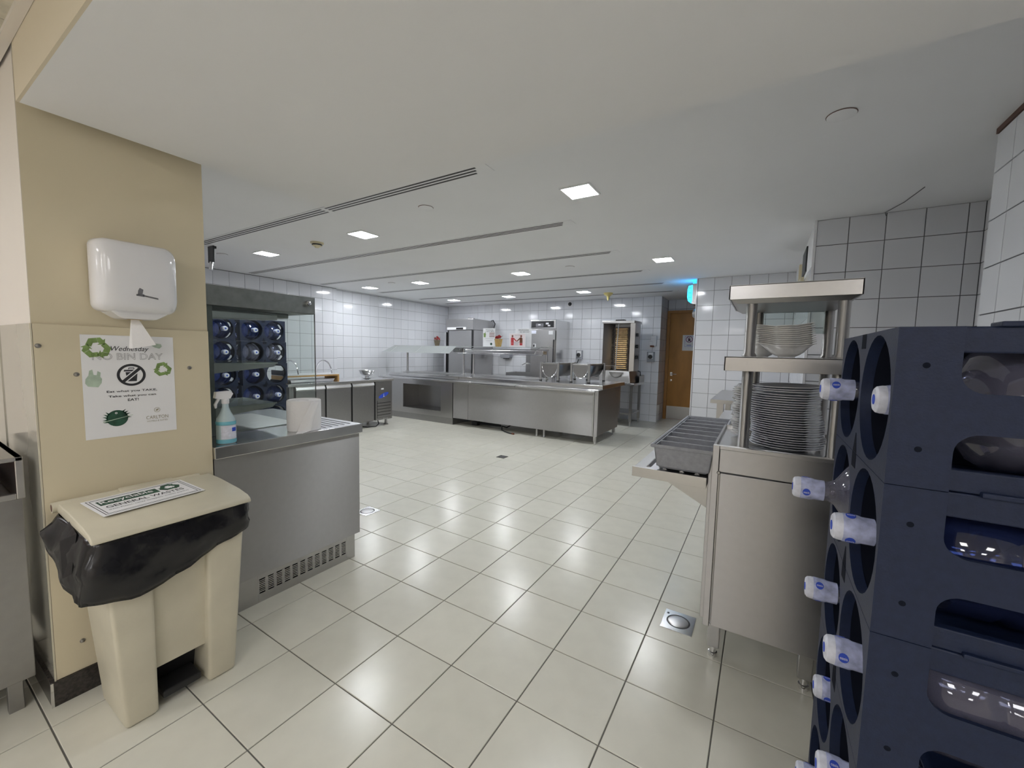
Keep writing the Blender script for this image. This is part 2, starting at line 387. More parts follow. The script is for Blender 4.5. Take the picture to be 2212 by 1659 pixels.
# ---------------------------------------------------------------- ceiling fittings
LP = [(-1.257, 2.967), (-3.75, 2.967), (-5.68, 2.955), (-1.167, 5.545), (-3.30, 5.56), (-5.43, 5.54), (-6.83, 5.56), (-3.13, 7.745), (-4.90, 7.745), (-6.50, 7.78)]
LN = ['largest square LED ceiling panel in the middle, nearest the camera', 'bright square LED ceiling panel right of the smoke detector', 'square LED ceiling panel left of the smoke detector',
      'square LED ceiling panel farthest to the right, above the dish shelf side', 'square LED ceiling panel above the holding cabinet, centre of second row', 'square LED ceiling panel second from left in the second row',
      'square LED ceiling panel leftmost in the second row near the tiled left wall', 'rear row LED ceiling panel on the right beside the yellow detector', 'rear row LED ceiling panel in the middle', 'rear row LED ceiling panel on the left above the upright fridge']
for (x, y), lb in zip(LP, LN):
    t = thing('ceiling_light', lb, 'ceiling light', (x, y, H), 'square LED panels in the kitchen ceiling')
    a = .108
    MB().box(x - a, x + a, y - a, y + a, H - .010, H - .002).build('diffuser', 'lamp', t, smooth=0)
    MB().box(x - a - .012, x - a, y - a - .012, y + a + .012, H - .011, H).box(x + a, x + a + .012, y - a - .012, y + a + .012, H - .011, H) \
        .box(x - a, x + a, y - a - .012, y - a, H - .011, H).box(x - a, x + a, y + a, y + a + .012, H - .011, H).build('frame', 'lamp_rim', t, smooth=0)
for i, (x, y) in enumerate(((-4.6, -1.0), (-2.6, -1.6), (-.4, -1.6), (1.6, -1.6), (-4.0, -3.4), (-1.0, -3.4), (1.5, -3.4))):
    t = thing('hall_light', f'square ceiling panel of the hall behind the viewer, {["first", "second", "third", "fourth", "fifth", "sixth", "seventh"][i]} one', 'ceiling light', (x, y, 2.468), 'hall ceiling panels')
    MB().box(x - .28, x + .28, y - .28, y + .28, 2.455, 2.465).build('diffuser', 'lamp_hall', t, smooth=0)
VN = ['long black slotted air vent nearest the camera, running to the pillar', 'second long slotted air vent from the camera', 'third slotted air vent, between first and second light rows',
      'fourth slotted air vent, just behind the second light row', 'fifth slotted air vent, in front of the rear light row', 'sixth and farthest slotted air vent above the back wall']
for (y, x0, x1, cut), lb in zip(((2.30, -5.9, -1.72, 1), (3.62, -7.45, -1.68, 0), (4.88, -7.40, -1.63, 0), (6.15, -7.20, -1.57, 0), (7.34, -7.2, -1.51, 0), (8.30, -7.2, -1.53, 0)), VN):
    t = thing('air_vent', lb, 'vent', ((x0 + x1) / 2, y, H), 'slot vents in the kitchen ceiling')
    B(x0 - .03, x1 + .09, y - .062, y + .062, H - .004, H - .0005).build('frame', 'paint_white', t, smooth=0)
    for k in (-1, 0, 1):
        B(x0, x1 - (.02 * (k + 1)), y + k * .036 - .008, y + k * .036 + .008, H - .0055, H - .003).build('slot', 'plastic_black', t, smooth=0)
    if cut: B(-3.42, -3.37, y - .062, y + .062, H - .007, H - .003).build('joint_cover', 'paint_white', t, smooth=0)
for (x, y, lb) in ((.263, 2.688, 'white round ceiling cap near the right tiled corner'), (-2.56, 2.676, 'white round ceiling cap between first and second vent'), (-6.30, 2.70, 'white round ceiling cap near the pillar, left of the lights'),
                   (-5.963, 5.344, 'white round ceiling cap between the two left lights of the second row'), (-2.423, 5.445, 'white round ceiling cap right of the centre light')):
    r = .062
    t = thing('sprinkler_cap', lb, 'ceiling cap', (x, y, H), 'concealed sprinkler caps')
    MB().lathe([(0, -.007), (r - .004, -.007), (r, -.005), (r, -.003)], (x, y, H), 28).build('cover', 'paint_white', t)
    MB().lathe([(r + .003, -.0015), (r + .0, -.004), (r - .001, 0)], (x, y, H), 28, caps=False).build('gap', 'brown_seal', t)
t = thing('smoke_detector', 'beige domed smoke detector on the ceiling between two lights', 'smoke detector', (-4.54, 2.94, H))
MB().lathe([(.0, -.062), (.022, -.060), (.030, -.048), (.052, -.040), (.056, -.016), (.072, -.014), (.074, 0)], (-4.54, 2.94, H), 28).build('housing', 'detector', t)
MB().lathe([(.0535, -.036), (.0555, -.034), (.0565, -.022), (.0545, -.020)], (-4.54, 2.94, H), 20).build('slot', 'plastic_black', t)
t = thing('heat_detector', 'yellow film-wrapped cone detector on the ceiling near the back wall', 'detector', (-2.746, 8.109, H))
MB().lathe([(.0, -.15), (.012, -.15), (.03, -.07), (.085, -.03), (.095, 0)], (-2.746, 8.109, H), 18).build('housing', 'detector_yellow', t)
t = thing('ceiling_bracket', 'black hanging bracket with chrome end beside the pillar', 'bracket', (-5.93, 2.44, H))
MB().box(-6.0, -5.86, 2.41, 2.43, H - .20, H).box(-5.98, -5.88, 2.43, 2.46, H - .03, H).build('arm', 'plastic_black', t, bevel=.004)
MB().cyl((-5.93, 2.42, H - .20), (-5.91, 2.40, H - .30), .022).build('nozzle', 'chrome', t)
t = thing('pull_cord', 'thin loose cord hanging by the ceiling edge over the right tiles', 'cord', (.83, 4.5, H))
MB().tube([(.80, 4.585, H - .03), (.79, 4.57, H - .008), (.86, 4.35, H - .004), (.90, 4.05, H - .003)], .003, 6).build('cord', 'print_grey', t)
# damaged corner at the right with exposed hole
t = thing('service_hatch', 'dark open hatch with yellowed frame high in the tiled corner', 'hatch', (.33, 6.0, 2.45))
B(.318, .331, 5.28, 5.75, 2.34, 2.60).build('opening', 'plastic_black', t, smooth=0)
MB().box(.300, .331, 5.55, 6.10, 2.27, 2.33).box(.305, .331, 6.0, 6.12, 2.33, 2.55).build('frame', 'detector', t, smooth=0)
# exit sign on the side of the tiled block
t = thing('exit_sign', 'glowing cyan exit sign box projecting from the wall corner', 'sign', (-1.0, 7.3, 2.45))
MB().prism([(-.965, 2.26), (-.965, 2.60), (-1.03, 2.60), (-1.055, 2.57), (-1.06, 2.32), (-1.03, 2.27)], 'y', 7.19, 7.48).build('housing', 'steel_dark', t, bevel=.004)
MB().prism([(-1.035, 2.31), (-1.035, 2.575), (-1.095, 2.565), (-1.11, 2.50), (-1.11, 2.38), (-1.095, 2.32)], 'y', 7.18, 7.49).build('light_panel', 'exit_glow', t, bevel=.004)
MB().box(-1.036, -.97, 7.2, 7.47, 2.60, 2.612).build('ceiling_glow_strip', 'exit_glow', t, smooth=0)  # added glowing strip that casts the blue glow on the ceiling
for z in (2.37, 2.44, 2.52): B(-1.09, -1.05, 7.172, 7.181, z, z + .018).build('mark', 'exit_mark', t, smooth=0)
t = thing('alarm_sounder', 'small grey sounder under the glowing exit sign', 'alarm', (-1.0, 7.25, 2.12))
MB().lathe([(.055, 0), (.05, -.03), (.03, -.06), (0, -.065)], (-.965, 7.25, 2.12), 18, 'x', sx=.8, sy=1.5).build('housing', 'steel_dark', t)

# ================================================================ SERVICE COUNTER (left, beside the pillar)
X0, X1 = -3.05, -2.30
t = thing('service_counter', 'stainless steel heated service counter beside the beige pillar', 'counter', (-2.7, 1.35, 0))
B(X0, X1, .918, 1.776, .172, .866).build('cabinet_body', 'steel_v', t, bevel=.002)
pb = MB().box(X0 + .02, -2.345, .925, 1.752, 0, .171).build('plinth', 'steel_dark', t)
gy0, gy1, gz0, gz1 = 1.118, 1.688, .05, .135
MB().box(-2.345, -2.325, .925, gy0, 0, .171).box(-2.345, -2.325, gy1, 1.752, 0, .171).box(-2.345, -2.325, gy0, gy1, 0, gz0).box(-2.345, -2.325, gy0, gy1, gz1, .171).build('kick_panel', 'steel', t, bevel=.001)
gr = B(-2.3445, -2.340, gy0, gy1, gz0, gz1).build('vent_grille', 'plastic_black', t, smooth=0)
nc = 12; w = (gy1 - gy0) / nc
mb = MB()
for k in range(nc + 1): mb.box(-2.336, -2.3252, gy0 + k * w - .008, gy0 + k * w + .008, gz0, gz1)
for k in range(1, 8): z = gz0 + k * (gz1 - gz0) / 8; mb.box(-2.336, -2.3258, gy0, gy1, z - .0028, z + .0028)
mb.build('louver', 'steel', gr, smooth=0)
MB().box(X0 - .35, -2.283, .916, 1.792, .868, .93).build('worktop', 'steel_top', t, bevel=.004)
B(X0 - .35, X0, .92, 1.78, .80, .868).build('rear_body', 'steel', t, smooth=0)
for k in range(5): B(-2.86, -2.345 - .035 * 0, 1.552 + k * .045, 1.562 + k * .045, .9295, .9309).build('slot', 'plastic_black', t, smooth=0)
B(-3.25, -2.62, .98, 1.55, .9298, .934).build('warming_plate', 'steel_dark', t, smooth=0)
B(X0 - .34, X0, .93, 1.77, 0, .80).build('rear_cabinet', 'steel_dark', t, smooth=0)
# heated display on the counter
t = thing('display_case', 'glass-fronted heated display case with green glass shelves on the service counter', 'display case', (-2.8, 1.3, .93))
B(-3.10, -2.56, .92, 1.635, 1.655, 1.765).build('canopy', 'steel_old', t, bevel=.003)
MB().box(-2.600, -2.572, .93, 1.045, .931, 1.654).box(-3.10, -3.07, .93, .96, .931, 1.654).build('post', 'steel_old', t, bevel=.002)
B(-2.572, -2.564, 1.02, 1.635, .934, 1.66).build('front_glass', 'glass', t, smooth=0)
MB().tube([(-2.568, 1.637, 1.765), (-2.568, 1.637, .935)], .0035, 6).build('glass_edge', 'plastic_black', t)
MB().lathe([(.019, 0), (.020, .012), (.013, .024), (0, .027)], (-2.562, 1.585, 1.722), 16, 'x').build('knob', 'chrome', t)
hp = MB().prism([(1.04, 1.63), (1.04, 1.585), (1.41, 1.60), (1.41, 1.632)], 'x', -2.72, -2.60).build('heat_lamp_cover', 'steel', t, bevel=.004)
MB().box(-2.86, -2.74, 1.02, 1.56, 1.625, 1.655).build('heat_lamp_housing', 'steel_old', t, bevel=.004)
for zc, yy, xs, tag_ in ((1.330, 1.405, -2.60, 'm'), (1.078, 1.395, -2.60, 'l')):
    B(-3.02, xs, 1.0, yy, zc, zc + .007).build('shelf', 'glass_green', t, smooth=0)
    MB().prism([(1.0, zc - .001), (1.0, zc - .058), (yy - .02, zc - .020), (yy - .004, zc - .004), (yy - .004, zc - .001)], 'x', xs - .02, xs - .012).build('shelf_rim_reflection', 'steel', t, bevel=.001)  # steel rim, its taper shaped after light reflected along the shelf edge
    B(-3.02, xs - .03, yy - .014, yy - .006, zc - .016, zc - .001).build('shelf_bracket', 'steel', t)
# spray bottle
cx, cy = -2.355, 1.000
t = thing('spray_bottle', 'spray bottle with blue liquid and white trigger beside the pillar', 'spray bottle', (cx, cy, .93))
MB().lathe([(.038, 0), (.043, .006), (.043, .085), (.042, .10), (.043, .112), (.040, .128), (.024, .160), (.015, .185), (.014, .205)], (cx, cy, .931), 24).build('bottle', 'liquid_pale', t)
MB().lathe([(.0440, .004), (.0445, .008), (.0445, .022), (.0440, .024)], (cx, cy, .931), 24, caps=False).build('liquid', 'liquid_blue', t)
MB().lathe([(.0440, .098), (.0448, .100), (.0448, .114), (.0438, .116)], (cx, cy, .931), 24, caps=False).build('liquid_band', 'liquid_blue', t)
lb = MB()
pts = [(cx + .0450 * math.cos(a), cy + .0450 * math.sin(a)) for a in [-.9 + .18 * k for k in range(11)]]
for (a, b), (c, d) in zip(pts, pts[1:]): lb.add([(a, b, .957), (c, d, .957), (c, d, 1.027), (a, b, 1.027)], [(0, 1, 2, 3)])
lb.build('label', 'label_white', t)
lb = MB()
for (a, b), (c, d) in zip(pts[6:9], pts[7:10]):
    a, b, c, d = [cx + (a - cx) * 1.02, cy + (b - cy) * 1.02, cx + (c - cx) * 1.02, cy + (d - cy) * 1.02]; lb.add([(a, b, .995), (c, d, .995), (c, d, 1.015), (a, b, 1.015)], [(0, 1, 2, 3)])
lb.build('emblem', 'print_blue', t)
MB().lathe([(.017, .205), (.018, .228), (.015, .232)], (cx, cy, .931), 18).prism([(cy - .05, 1.168), (cy - .045, 1.20), (cy + .018, 1.203), (cy + .034, 1.188), (cy + .02, 1.162), (cy - .02, 1.160)], 'x', cx - .014, cx + .014).build('spray_head', 'plastic_white', t, bevel=.003)
MB().prism([(cy - .022, 1.165), (cy - .036, 1.165), (cy - .052, 1.135), (cy - .047, 1.115), (cy - .040, 1.118), (cy - .038, 1.138)], 'x', cx - .006, cx + .006).build('trigger', 'plastic_white', t, bevel=.002)
# big paper roll
cx, cy = -2.39, 1.445
t = thing('paper_roll', 'large squashed white paper towel roll standing on the service counter', 'paper roll', (cx, cy, .93))
MB().lathe([(.0, .006), (.080, .004), (.096, 0.0), (.099, .02), (.099, .160), (.098, .182), (.092, .186), (.086, .181), (.03, .180), (.028, .172), (0, .172)], (cx, cy, .931), 40, sx=.86, sy=1.0).build('roll', 'tissue', t)
N = 8; rows = []
for j in range(9):
    z = 1.108 - j * .0215; a0 = -.10 - .105 * j; a1 = a0 + .62 + .02 * j
    rows.append([(cx + (.086 + .003 + .0022 * math.sin(i * 1.1 + j * .5) + .002 * (j > 5) * (j - 5)) * math.cos(a0 + (a1 - a0) * i / N), cy + (.1 + .003 + .0022 * math.sin(i * 1.1 + j * .5)) * math.sin(a0 + (a1 - a0) * i / N), z) for i in range(N + 1)])
x0_, y0_, z0_ = rows[-1][0]; x1_, y1_, z1_ = rows[-1][-1]
rows.append([(x0_ + (x1_ - x0_) * i / N * .8 + .018, y0_ + (y1_ - y0_) * i / N * .7 - .012, .9335 + .003 * (i % 2)) for i in range(N + 1)])
rows.append([(x0_ + (x1_ - x0_) * i / N * .5 + .040, y0_ + (y1_ - y0_) * i / N * .5 - .030, .9325 - .003 * (i % 2)) for i in range(N + 1)])
mb = MB().add([p for r_ in rows for p in r_], [(j * (N + 1) + i, j * (N + 1) + i + 1, (j + 1) * (N + 1) + i + 1, (j + 1) * (N + 1) + i) for j in range(len(rows) - 1) for i in range(N)])
o = mb.build('loose_sheet', 'tissue', t); md = o.modifiers.new('s', 'SOLIDIFY'); md.thickness = .0012

# ================================================================ DISPENSER + POSTER on the pillar
t = thing('towel_dispenser', 'white glossy rounded paper towel dispenser on the beige pillar', 'dispenser', (-2.30, .62, 1.7))
def rr(y0, y1, z0, z1, r, n=6):
    out = []
    for (cy_, cz_, a0) in ((y1 - r, z1 - r, 0), (y0 + r, z1 - r, PI / 2), (y0 + r, z0 + r, PI), (y1 - r, z0 + r, 1.5 * PI)):
        for k in range(n + 1): a = a0 + k * PI / 2 / n; out.append((cy_ + r * math.cos(a), cz_ + r * math.sin(a)))
    return out
secs = [(-2.299, rr(.510, .752, 1.575, 1.842, .025)), (-2.24, rr(.497, .752, 1.560, 1.842, .03)), (-2.165, rr(.494, .746, 1.560, 1.836, .04)), (-2.135, rr(.502, .738, 1.568, 1.826, .05)), (-2.12, rr(.52, .722, 1.585, 1.808, .05)), (-2.113, rr(.55, .70, 1.615, 1.785, .05))]
mb = MB(); vs = []; fs = []
for x, pl_ in secs: vs += [(x, y, z) for y, z in pl_]
n = len(secs[0][1])
for i in range(len(secs) - 1): fs += [(i * n + k, i * n + (k + 1) % n, (i + 1) * n + (k + 1) % n, (i + 1) * n + k) for k in range(n)]
fs += [tuple(range(n)), tuple(range((len(secs) - 1) * n, len(secs) * n))]
mb.add(vs, fs).build('cover', 'plastic_white', t, smooth=60)
MB().hexa([(-2.28, .57, 1.535), (-2.17, .57, 1.535), (-2.17, .68, 1.535), (-2.28, .68, 1.535)], [(-2.295, .53, 1.565), (-2.15, .53, 1.565), (-2.15, .72, 1.565), (-2.295, .72, 1.565)]).build('outlet', 'plastic_white', t, bevel=.01)
MB().lathe([(.026, -.002), (.02, -.0005), (0, -.0005)], (-2.225, .622, 1.536), 18).build('outlet_hole', 'straw', t)
MB().hexa([(-2.226, .600, 1.415), (-2.220, .610, 1.415), (-2.200, .682, 1.432), (-2.206, .672, 1.432)], [(-2.232, .612, 1.538), (-2.226, .612, 1.538), (-2.220, .634, 1.538), (-2.226, .634, 1.538)]).build('paper_tail', 'tissue', t, bevel=.0008)
sh = Sheet(t, (-2.1125, 0, 0), (0, 1, 0), (0, 0, 1))
sh.poly('emblem', 'print_grey', [[(.604, 1.628), (.618, 1.630), (.622, 1.650), (.611, 1.656), (.606, 1.645)], [(.600, 1.624), (.624, 1.622), (.624, 1.632), (.600, 1.631)]])
sh.poly('badge_line', 'steel_dark', [[(.620, 1.624), (.668, 1.616), (.668, 1.622), (.620, 1.630)]])

t = thing('no_bin_day_poster', 'white poster with black crossed-out bin and green recycling signs on the pillar', 'poster', (-2.298, .62, 1.25))
YA, YB, ZA, ZB = .4745, .7725, 1.043, 1.468
B(-2.2990, -2.2978, YA, YB, ZA, ZB).build('sheet', 'paper', t, smooth=0)
pw, ph = YB - YA, ZB - ZA
sh = Sheet(t, (-2.2977, YA, ZB), (0, 1, 0), (0, 0, 1))
def U(u, v): return (u * pw, -v * ph)
sh.poly('recycling_sign', 'print_green', recycle(*U(.155, .125), .043, .15)); sh.poly('recycling_sign', 'print_green', recycle(*U(.86, .34), .032, .25))
sh.text('Wednesday', 'print_black', *U(.50, .135), .41 * pw, .062 * ph, shear=.3)
sh.text('NO BIN DAY', 'print_black', *U(.485, .205), .76 * pw, .066 * ph, outline=.010)
cxp, cyp = U(.50, .39); R = .047
sh.poly('prohibition_ring', 'print_black', ring(cxp, cyp, R * .80, R))
q = .7071
sh.poly('prohibition_gap', 'paper', [[(cxp - R * .72 * q - .0065, cyp - R * .72 * q + .0065), (cxp - R * .72 * q + .0065, cyp - R * .72 * q - .0065), (cxp + R * .72 * q + .0065, cyp + R * .72 * q - .0065), (cxp + R * .72 * q - .0065, cyp + R * .72 * q + .0065)]], h=.0009)
sh.poly('prohibition_bar', 'print_black', [[(cxp - R * .84 * q - .004, cyp - R * .84 * q + .004), (cxp - R * .84 * q + .004, cyp - R * .84 * q - .004), (cxp + R * .84 * q + .004, cyp + R * .84 * q - .004), (cxp + R * .84 * q - .004, cyp + R * .84 * q + .004)]], h=.0010)
sh.poly('bin_picture', 'print_black', [[(cxp - .019, cyp + .012), (cxp + .020, cyp + .012), (cxp + .016, cyp - .027), (cxp - .014, cyp - .027)], [(cxp - .025, cyp + .015), (cxp + .024, cyp + .015), (cxp + .022, cyp + .022), (cxp - .023, cyp + .022)],
        [(cxp - .010, cyp + .024), (cxp - .008, cyp + .024), (cxp - .007, cyp + .028), (cxp + .007, cyp + .028), (cxp + .008, cyp + .024), (cxp + .010, cyp + .024), (cxp + .009, cyp + .031), (cxp - .009, cyp + .031)]])
sh.poly('bag_picture', 'print_pale_green', [[U(.03, .42), U(.06, .385), U(.07, .34), U(.10, .33), U(.11, .38), U(.14, .385), U(.15, .345), U(.18, .36), U(.175, .40), U(.19, .42), U(.185, .46), U(.15, .50), U(.05, .49), U(.025, .46)]])
sh.poly('leaf_picture', 'print_pale_green', [[U(.73, .09), U(.76, .068), U(.85, .075), U(.86, .10), U(.83, .122), U(.78, .112)]])
for s_, vv, ww in (('Eat what you TAKE,', .552, .55), ('Take what you can', .600, .52), ('EAT!', .640, .12)):
    sh.text(s_, 'print_black', *U(.505, vv), ww * pw, .026 * ph, bold=.012)
cxe, cye = U(.325, .815)
sh.poly('round_emblem', 'print_dark_green', [disc(cxe, cye, .034)] + [[(cxe + .030 * math.cos(a), cye + .030 * math.sin(a)), (cxe + .046 * math.cos(a + .06), cye + .046 * math.sin(a + .06)), (cxe + .031 * math.cos(a + .25), cye + .031 * math.sin(a + .25))] for a in (.35, .6, .85, 2.4, 2.65, 2.9, 3.2, 3.45, -.05)])
sh.poly('emblem_stripe', 'print_pale_green', [[(cxe - .044, cye - .014), (cxe + .050, cye + .008), (cxe + .050, cye + .0095), (cxe - .044, cye - .0105)]], h=.001)
sh.poly('emblem_dot', 'paper', ring(cxe - .003, cye + .022, .002, .004, 14), h=.001)
cxe, cye = U(.77, .765)
sh.poly('hotel_ring', 'print_gold', ring(cxe, cye, .0095, .0108, 24) + [[(cxe - .005, cye - .005), (cxe - .004, cye + .002), (cxe + .006, cye + .006), (cxe + .003, cye - .003)]])
sh.text('CARLTON', 'print_gold', *U(.77, .84), .26 * pw, .034 * ph); sh.text('HOTELS & SUITES', 'print_gold', *U(.77, .878), .24 * pw, .016 * ph)

# ================================================================ WASTE BIN
t = thing('waste_bin', 'beige pedal bin with flat lid below the poster', 'bin', (-2.06, .63, 0))
# body: side blocks with a recessed centre
def blk(y0b, y1b, y0t, y1t, xb, xt, xk_b=-2.19, xk_t=-2.25, z0=0.0, z1=.755): return ([(xk_b, y0b, z0), (xb, y0b, z0), (xb, y1b, z0), (xk_b, y1b, z0)], [(xk_t, y0t, z1), (xt, y0t, z1), (xt, y1t, z1), (xk_t, y1t, z1)])
mb = MB()
mb.hexa(*blk(.456, .556, .408, .545, -1.928, -1.885)); mb.hexa(*blk(.722, .826, .722, .865, -1.928, -1.885))
mb.build('body', 'plastic_beige', t, bevel=.014, seg=3, smooth=50)
MB().hexa([(-2.19, .54, .175), (-1.955, .54, .165), (-1.955, .735, .165), (-2.19, .735, .175)], [(-2.25, .53, .75), (-1.91, .53, .75), (-1.91, .735, .75), (-2.25, .735, .75)]).build('recessed_panel', 'plastic_beige', t, bevel=.004)
MB().hexa([(-2.19, .55, .0), (-2.08, .55, .0), (-2.08, .73, .0), (-2.19, .73, .0)], [(-2.19, .55, .17), (-2.04, .55, .17), (-2.04, .73, .17), (-2.19, .73, .17)]).build('back_wall', 'plastic_black', t)
B(-2.05, -1.95, .575, .705, .025, .055).build('pedal', 'plastic_black', t, bevel=.006)
# lid: domed slab, hinged at the wall side
LY0, LY1 = .378, .872
prof = [(-2.262, .785), (-2.262, .806), (-2.24, .822), (-2.12, .819), (-1.95, .806), (-1.875, .794), (-1.852, .783), (-1.845, .768), (-1.853, .764), (-1.875, .772)]
MB().prism([(x, z) for x, z in prof], 'y', LY0, LY1).build('lid', 'plastic_beige', t, bevel=.006, smooth=50)
MB().tube([(-2.275, LY0 - .012, .803), (-2.275, LY1 - .03, .803)], .020, 16).build('hinge_tube', 'plastic_beige', t)
MB().lathe([(.014, 0), (.0, .0005)], (-2.275, LY0 - .0124, .803), 14, 'y').build('hinge_hole', 'brown_seal', t)
B(-2.285, -2.235, .555, .74, .808, .828).build('hinge_pad', 'plastic_beige', t, bevel=.006)
# liner
me_top = [(-1.878, .395, .775), (-1.872, .50, .775), (-1.872, .63, .775), (-1.872, .76, .775), (-1.880, .868, .775), (-2.05, .872, .775), (-2.24, .868, .78), (-2.26, .63, .78), (-2.25, .39, .79), (-2.10, .385, .78), (-1.98, .385, .775)]
mid = [(-1.850, .372, .66), (-1.856, .50, .635), (-1.862, .63, .65), (-1.866, .76, .68), (-1.868, .874, .71), (-2.05, .876, .70), (-2.25, .870, .72), (-2.27, .63, .72), (-2.265, .355, .735), (-2.12, .338, .70), (-1.95, .345, .68)]
bot = [(-1.858, .360, .560), (-1.862, .50, .530), (-1.872, .63, .560), (-1.882, .76, .605), (-1.884, .868, .645), (-2.05, .870, .64), (-2.25, .872, .66), (-2.26, .63, .66), (-2.25, .370, .66), (-2.11, .345, .60), (-1.93, .348, .572)]
def loopfine(L, amp, k0):
    out = []; n = len(L)
    for i in range(n):
        a, b, c, d = [Vector(L[(i + j) % n]) for j in (-1, 0, 1, 2)]
        for s_ in range(6):
            u = s_ / 6; p = .5 * ((2 * b) + (c - a) * u + (2 * a - 5 * b + 4 * c - d) * u * u + (3 * b - a - 3 * c + d) * u ** 3)
            w_ = math.sin((i * 6 + s_) * 1.7 + k0) * amp + math.sin((i * 6 + s_) * .73 + k0 * 2) * amp
            ctr = Vector((-2.06, .63, p.z)); p += (p - ctr).normalized() * w_; out.append(p)
    return out
L0, L1, L2 = loopfine(me_top, .0005, 0), loopfine(mid, .0025, 2), loopfine(bot, .003, 5)
rows = []
for j in range(9):
    u = j / 8; rows.append([a.lerp(b, u * 2) if u < .5 else b.lerp(c, u * 2 - 1) for a, b, c in zip(L0, L1, L2)])
for j, rw_ in enumerate(rows):
    for i, p in enumerate(rw_):
        if j: ctr = Vector((-2.06, .63, p.z)); rw_[i] = p + (p - ctr).normalized() * (.0032 * math.sin(i * .9 + j * 1.9) + .0035 * math.sin(i * .37 - j))
n = len(L0); mb = MB().add([p for rw_ in rows for p in rw_], [(j * n + i, j * n + (i + 1) % n, (j + 1) * n + (i + 1) % n, (j + 1) * n + i) for j in range(8) for i in range(n)])
o = mb.build('bin_liner', 'bag_black', t, smooth=50); md = o.modifiers.new('s', 'SOLIDIFY'); md.thickness = .002
MB().add([(-2.10, .378, .79), (-2.00, .376, .77), (-1.93, .345, .66), (-1.965, .330, .64), (-2.06, .345, .74), (-2.03, .335, .69)], [(0, 1, 4), (1, 2, 3, 4), (4, 3, 5)]).build('liner_fold', 'bag_black', t, smooth=0)
# notice on the lid
t = thing('bin_notice', 'curled white notice with green recycling arrows lying on the bin lid', 'sign', (-2.03, .62, .815))
o0 = Vector((-2.165, .488, .8235)); ra = Vector((-.10, .995, 0)).normalized(); ua = Vector((-.995, -.10, .07)).normalized()
o0 = Vector((-1.972, .440, .8115)); LW, LH = .325, .195
def cv(x, y, h=0):
    return o0 + ra * x + ua * y + Vector((0, 0, .010 * math.sin(PI * x / LW) ** 2 * (1 - y / LH) * 0 + .004 + h + (.010 * max(0, (x / LW - .75)) * 4 * 0)))
class Curl(Sheet):
    def P(s, x, y, h=0): return cv(x, y, h)
sh = Curl(t, o0, ra, ua)
sh.poly('sheet', 'paper', [[(0, 0), (LW, 0), (LW, LH), (0, LH)]], h=.0012)
def frame(x0, y0, x1, y1, w_): return [[(x0, y0), (x1, y0), (x1, y0 + w_), (x0, y0 + w_)], [(x0, y1 - w_), (x1, y1 - w_), (x1, y1), (x0, y1)], [(x0, y0), (x0 + w_, y0), (x0 + w_, y1), (x0, y1)], [(x1 - w_, y0), (x1, y0), (x1, y1), (x1 - w_, y1)]]
sh.poly('border', 'print_black', frame(.010, .010, LW - .010, LH - .010, .002) + frame(.018, .018, LW - .018, LH - .018, .002), h=.0016)
sh.poly('title_band', 'print_dark_green', [[(.030, .110), (LW * .66, .110), (LW * .66, .158), (.030, .158)]], h=.0017)
sh.text('Recyclable', 'paper', LW * .36, .134, LW * .50, .038, h=.0022, bold=.010)
sh.poly('recycling_arrows', 'print_dark_green', recycle(LW * .79, .138, .036, .1), h=.0018)
sh.text('GENERAL WASTES', 'print_black', LW * .49, .083, LW * .76, .024, h=.0018, bold=.010)
sh.text('(Non-Plastic, candy wrappers, mobile papers)', 'print_black', LW * .49, .050, LW * .78, .012, h=.0018)

# ================================================================ LEFT HALL COUNTER (partly in frame)
t = thing('hall_counter', 'grey steel counter at the left picture edge with brown dish in its top', 'counter', (-2.7, -.2, 0))
B(-3.0, -2.375, -.9, .312, .118, .84).build('body', 'steel_dark', t, bevel=.003)
MB().box(-3.0, -2.365, .296, .318, .84, 1.0).box(-3.0, -2.365, -.9, -.88, .84, 1.0).box(-2.38, -2.365, -.88, .296, .84, .862).box(-3.0, -2.98, -.88, .296, .84, 1.0).box(-3.0, -2.365, .25, .318, .984, 1.0).build('top_frame', 'steel', t, bevel=.003)
B(-2.97, -2.40, -.87, .24, .86, .972).build('food_tray', 'food_brown', t, bevel=.01)
for y in (.26, -.85): MB().box(-2.42, -2.385, y - .02, y + .02, 0, .118).build('leg', 'steel_dark', t, bevel=.002)

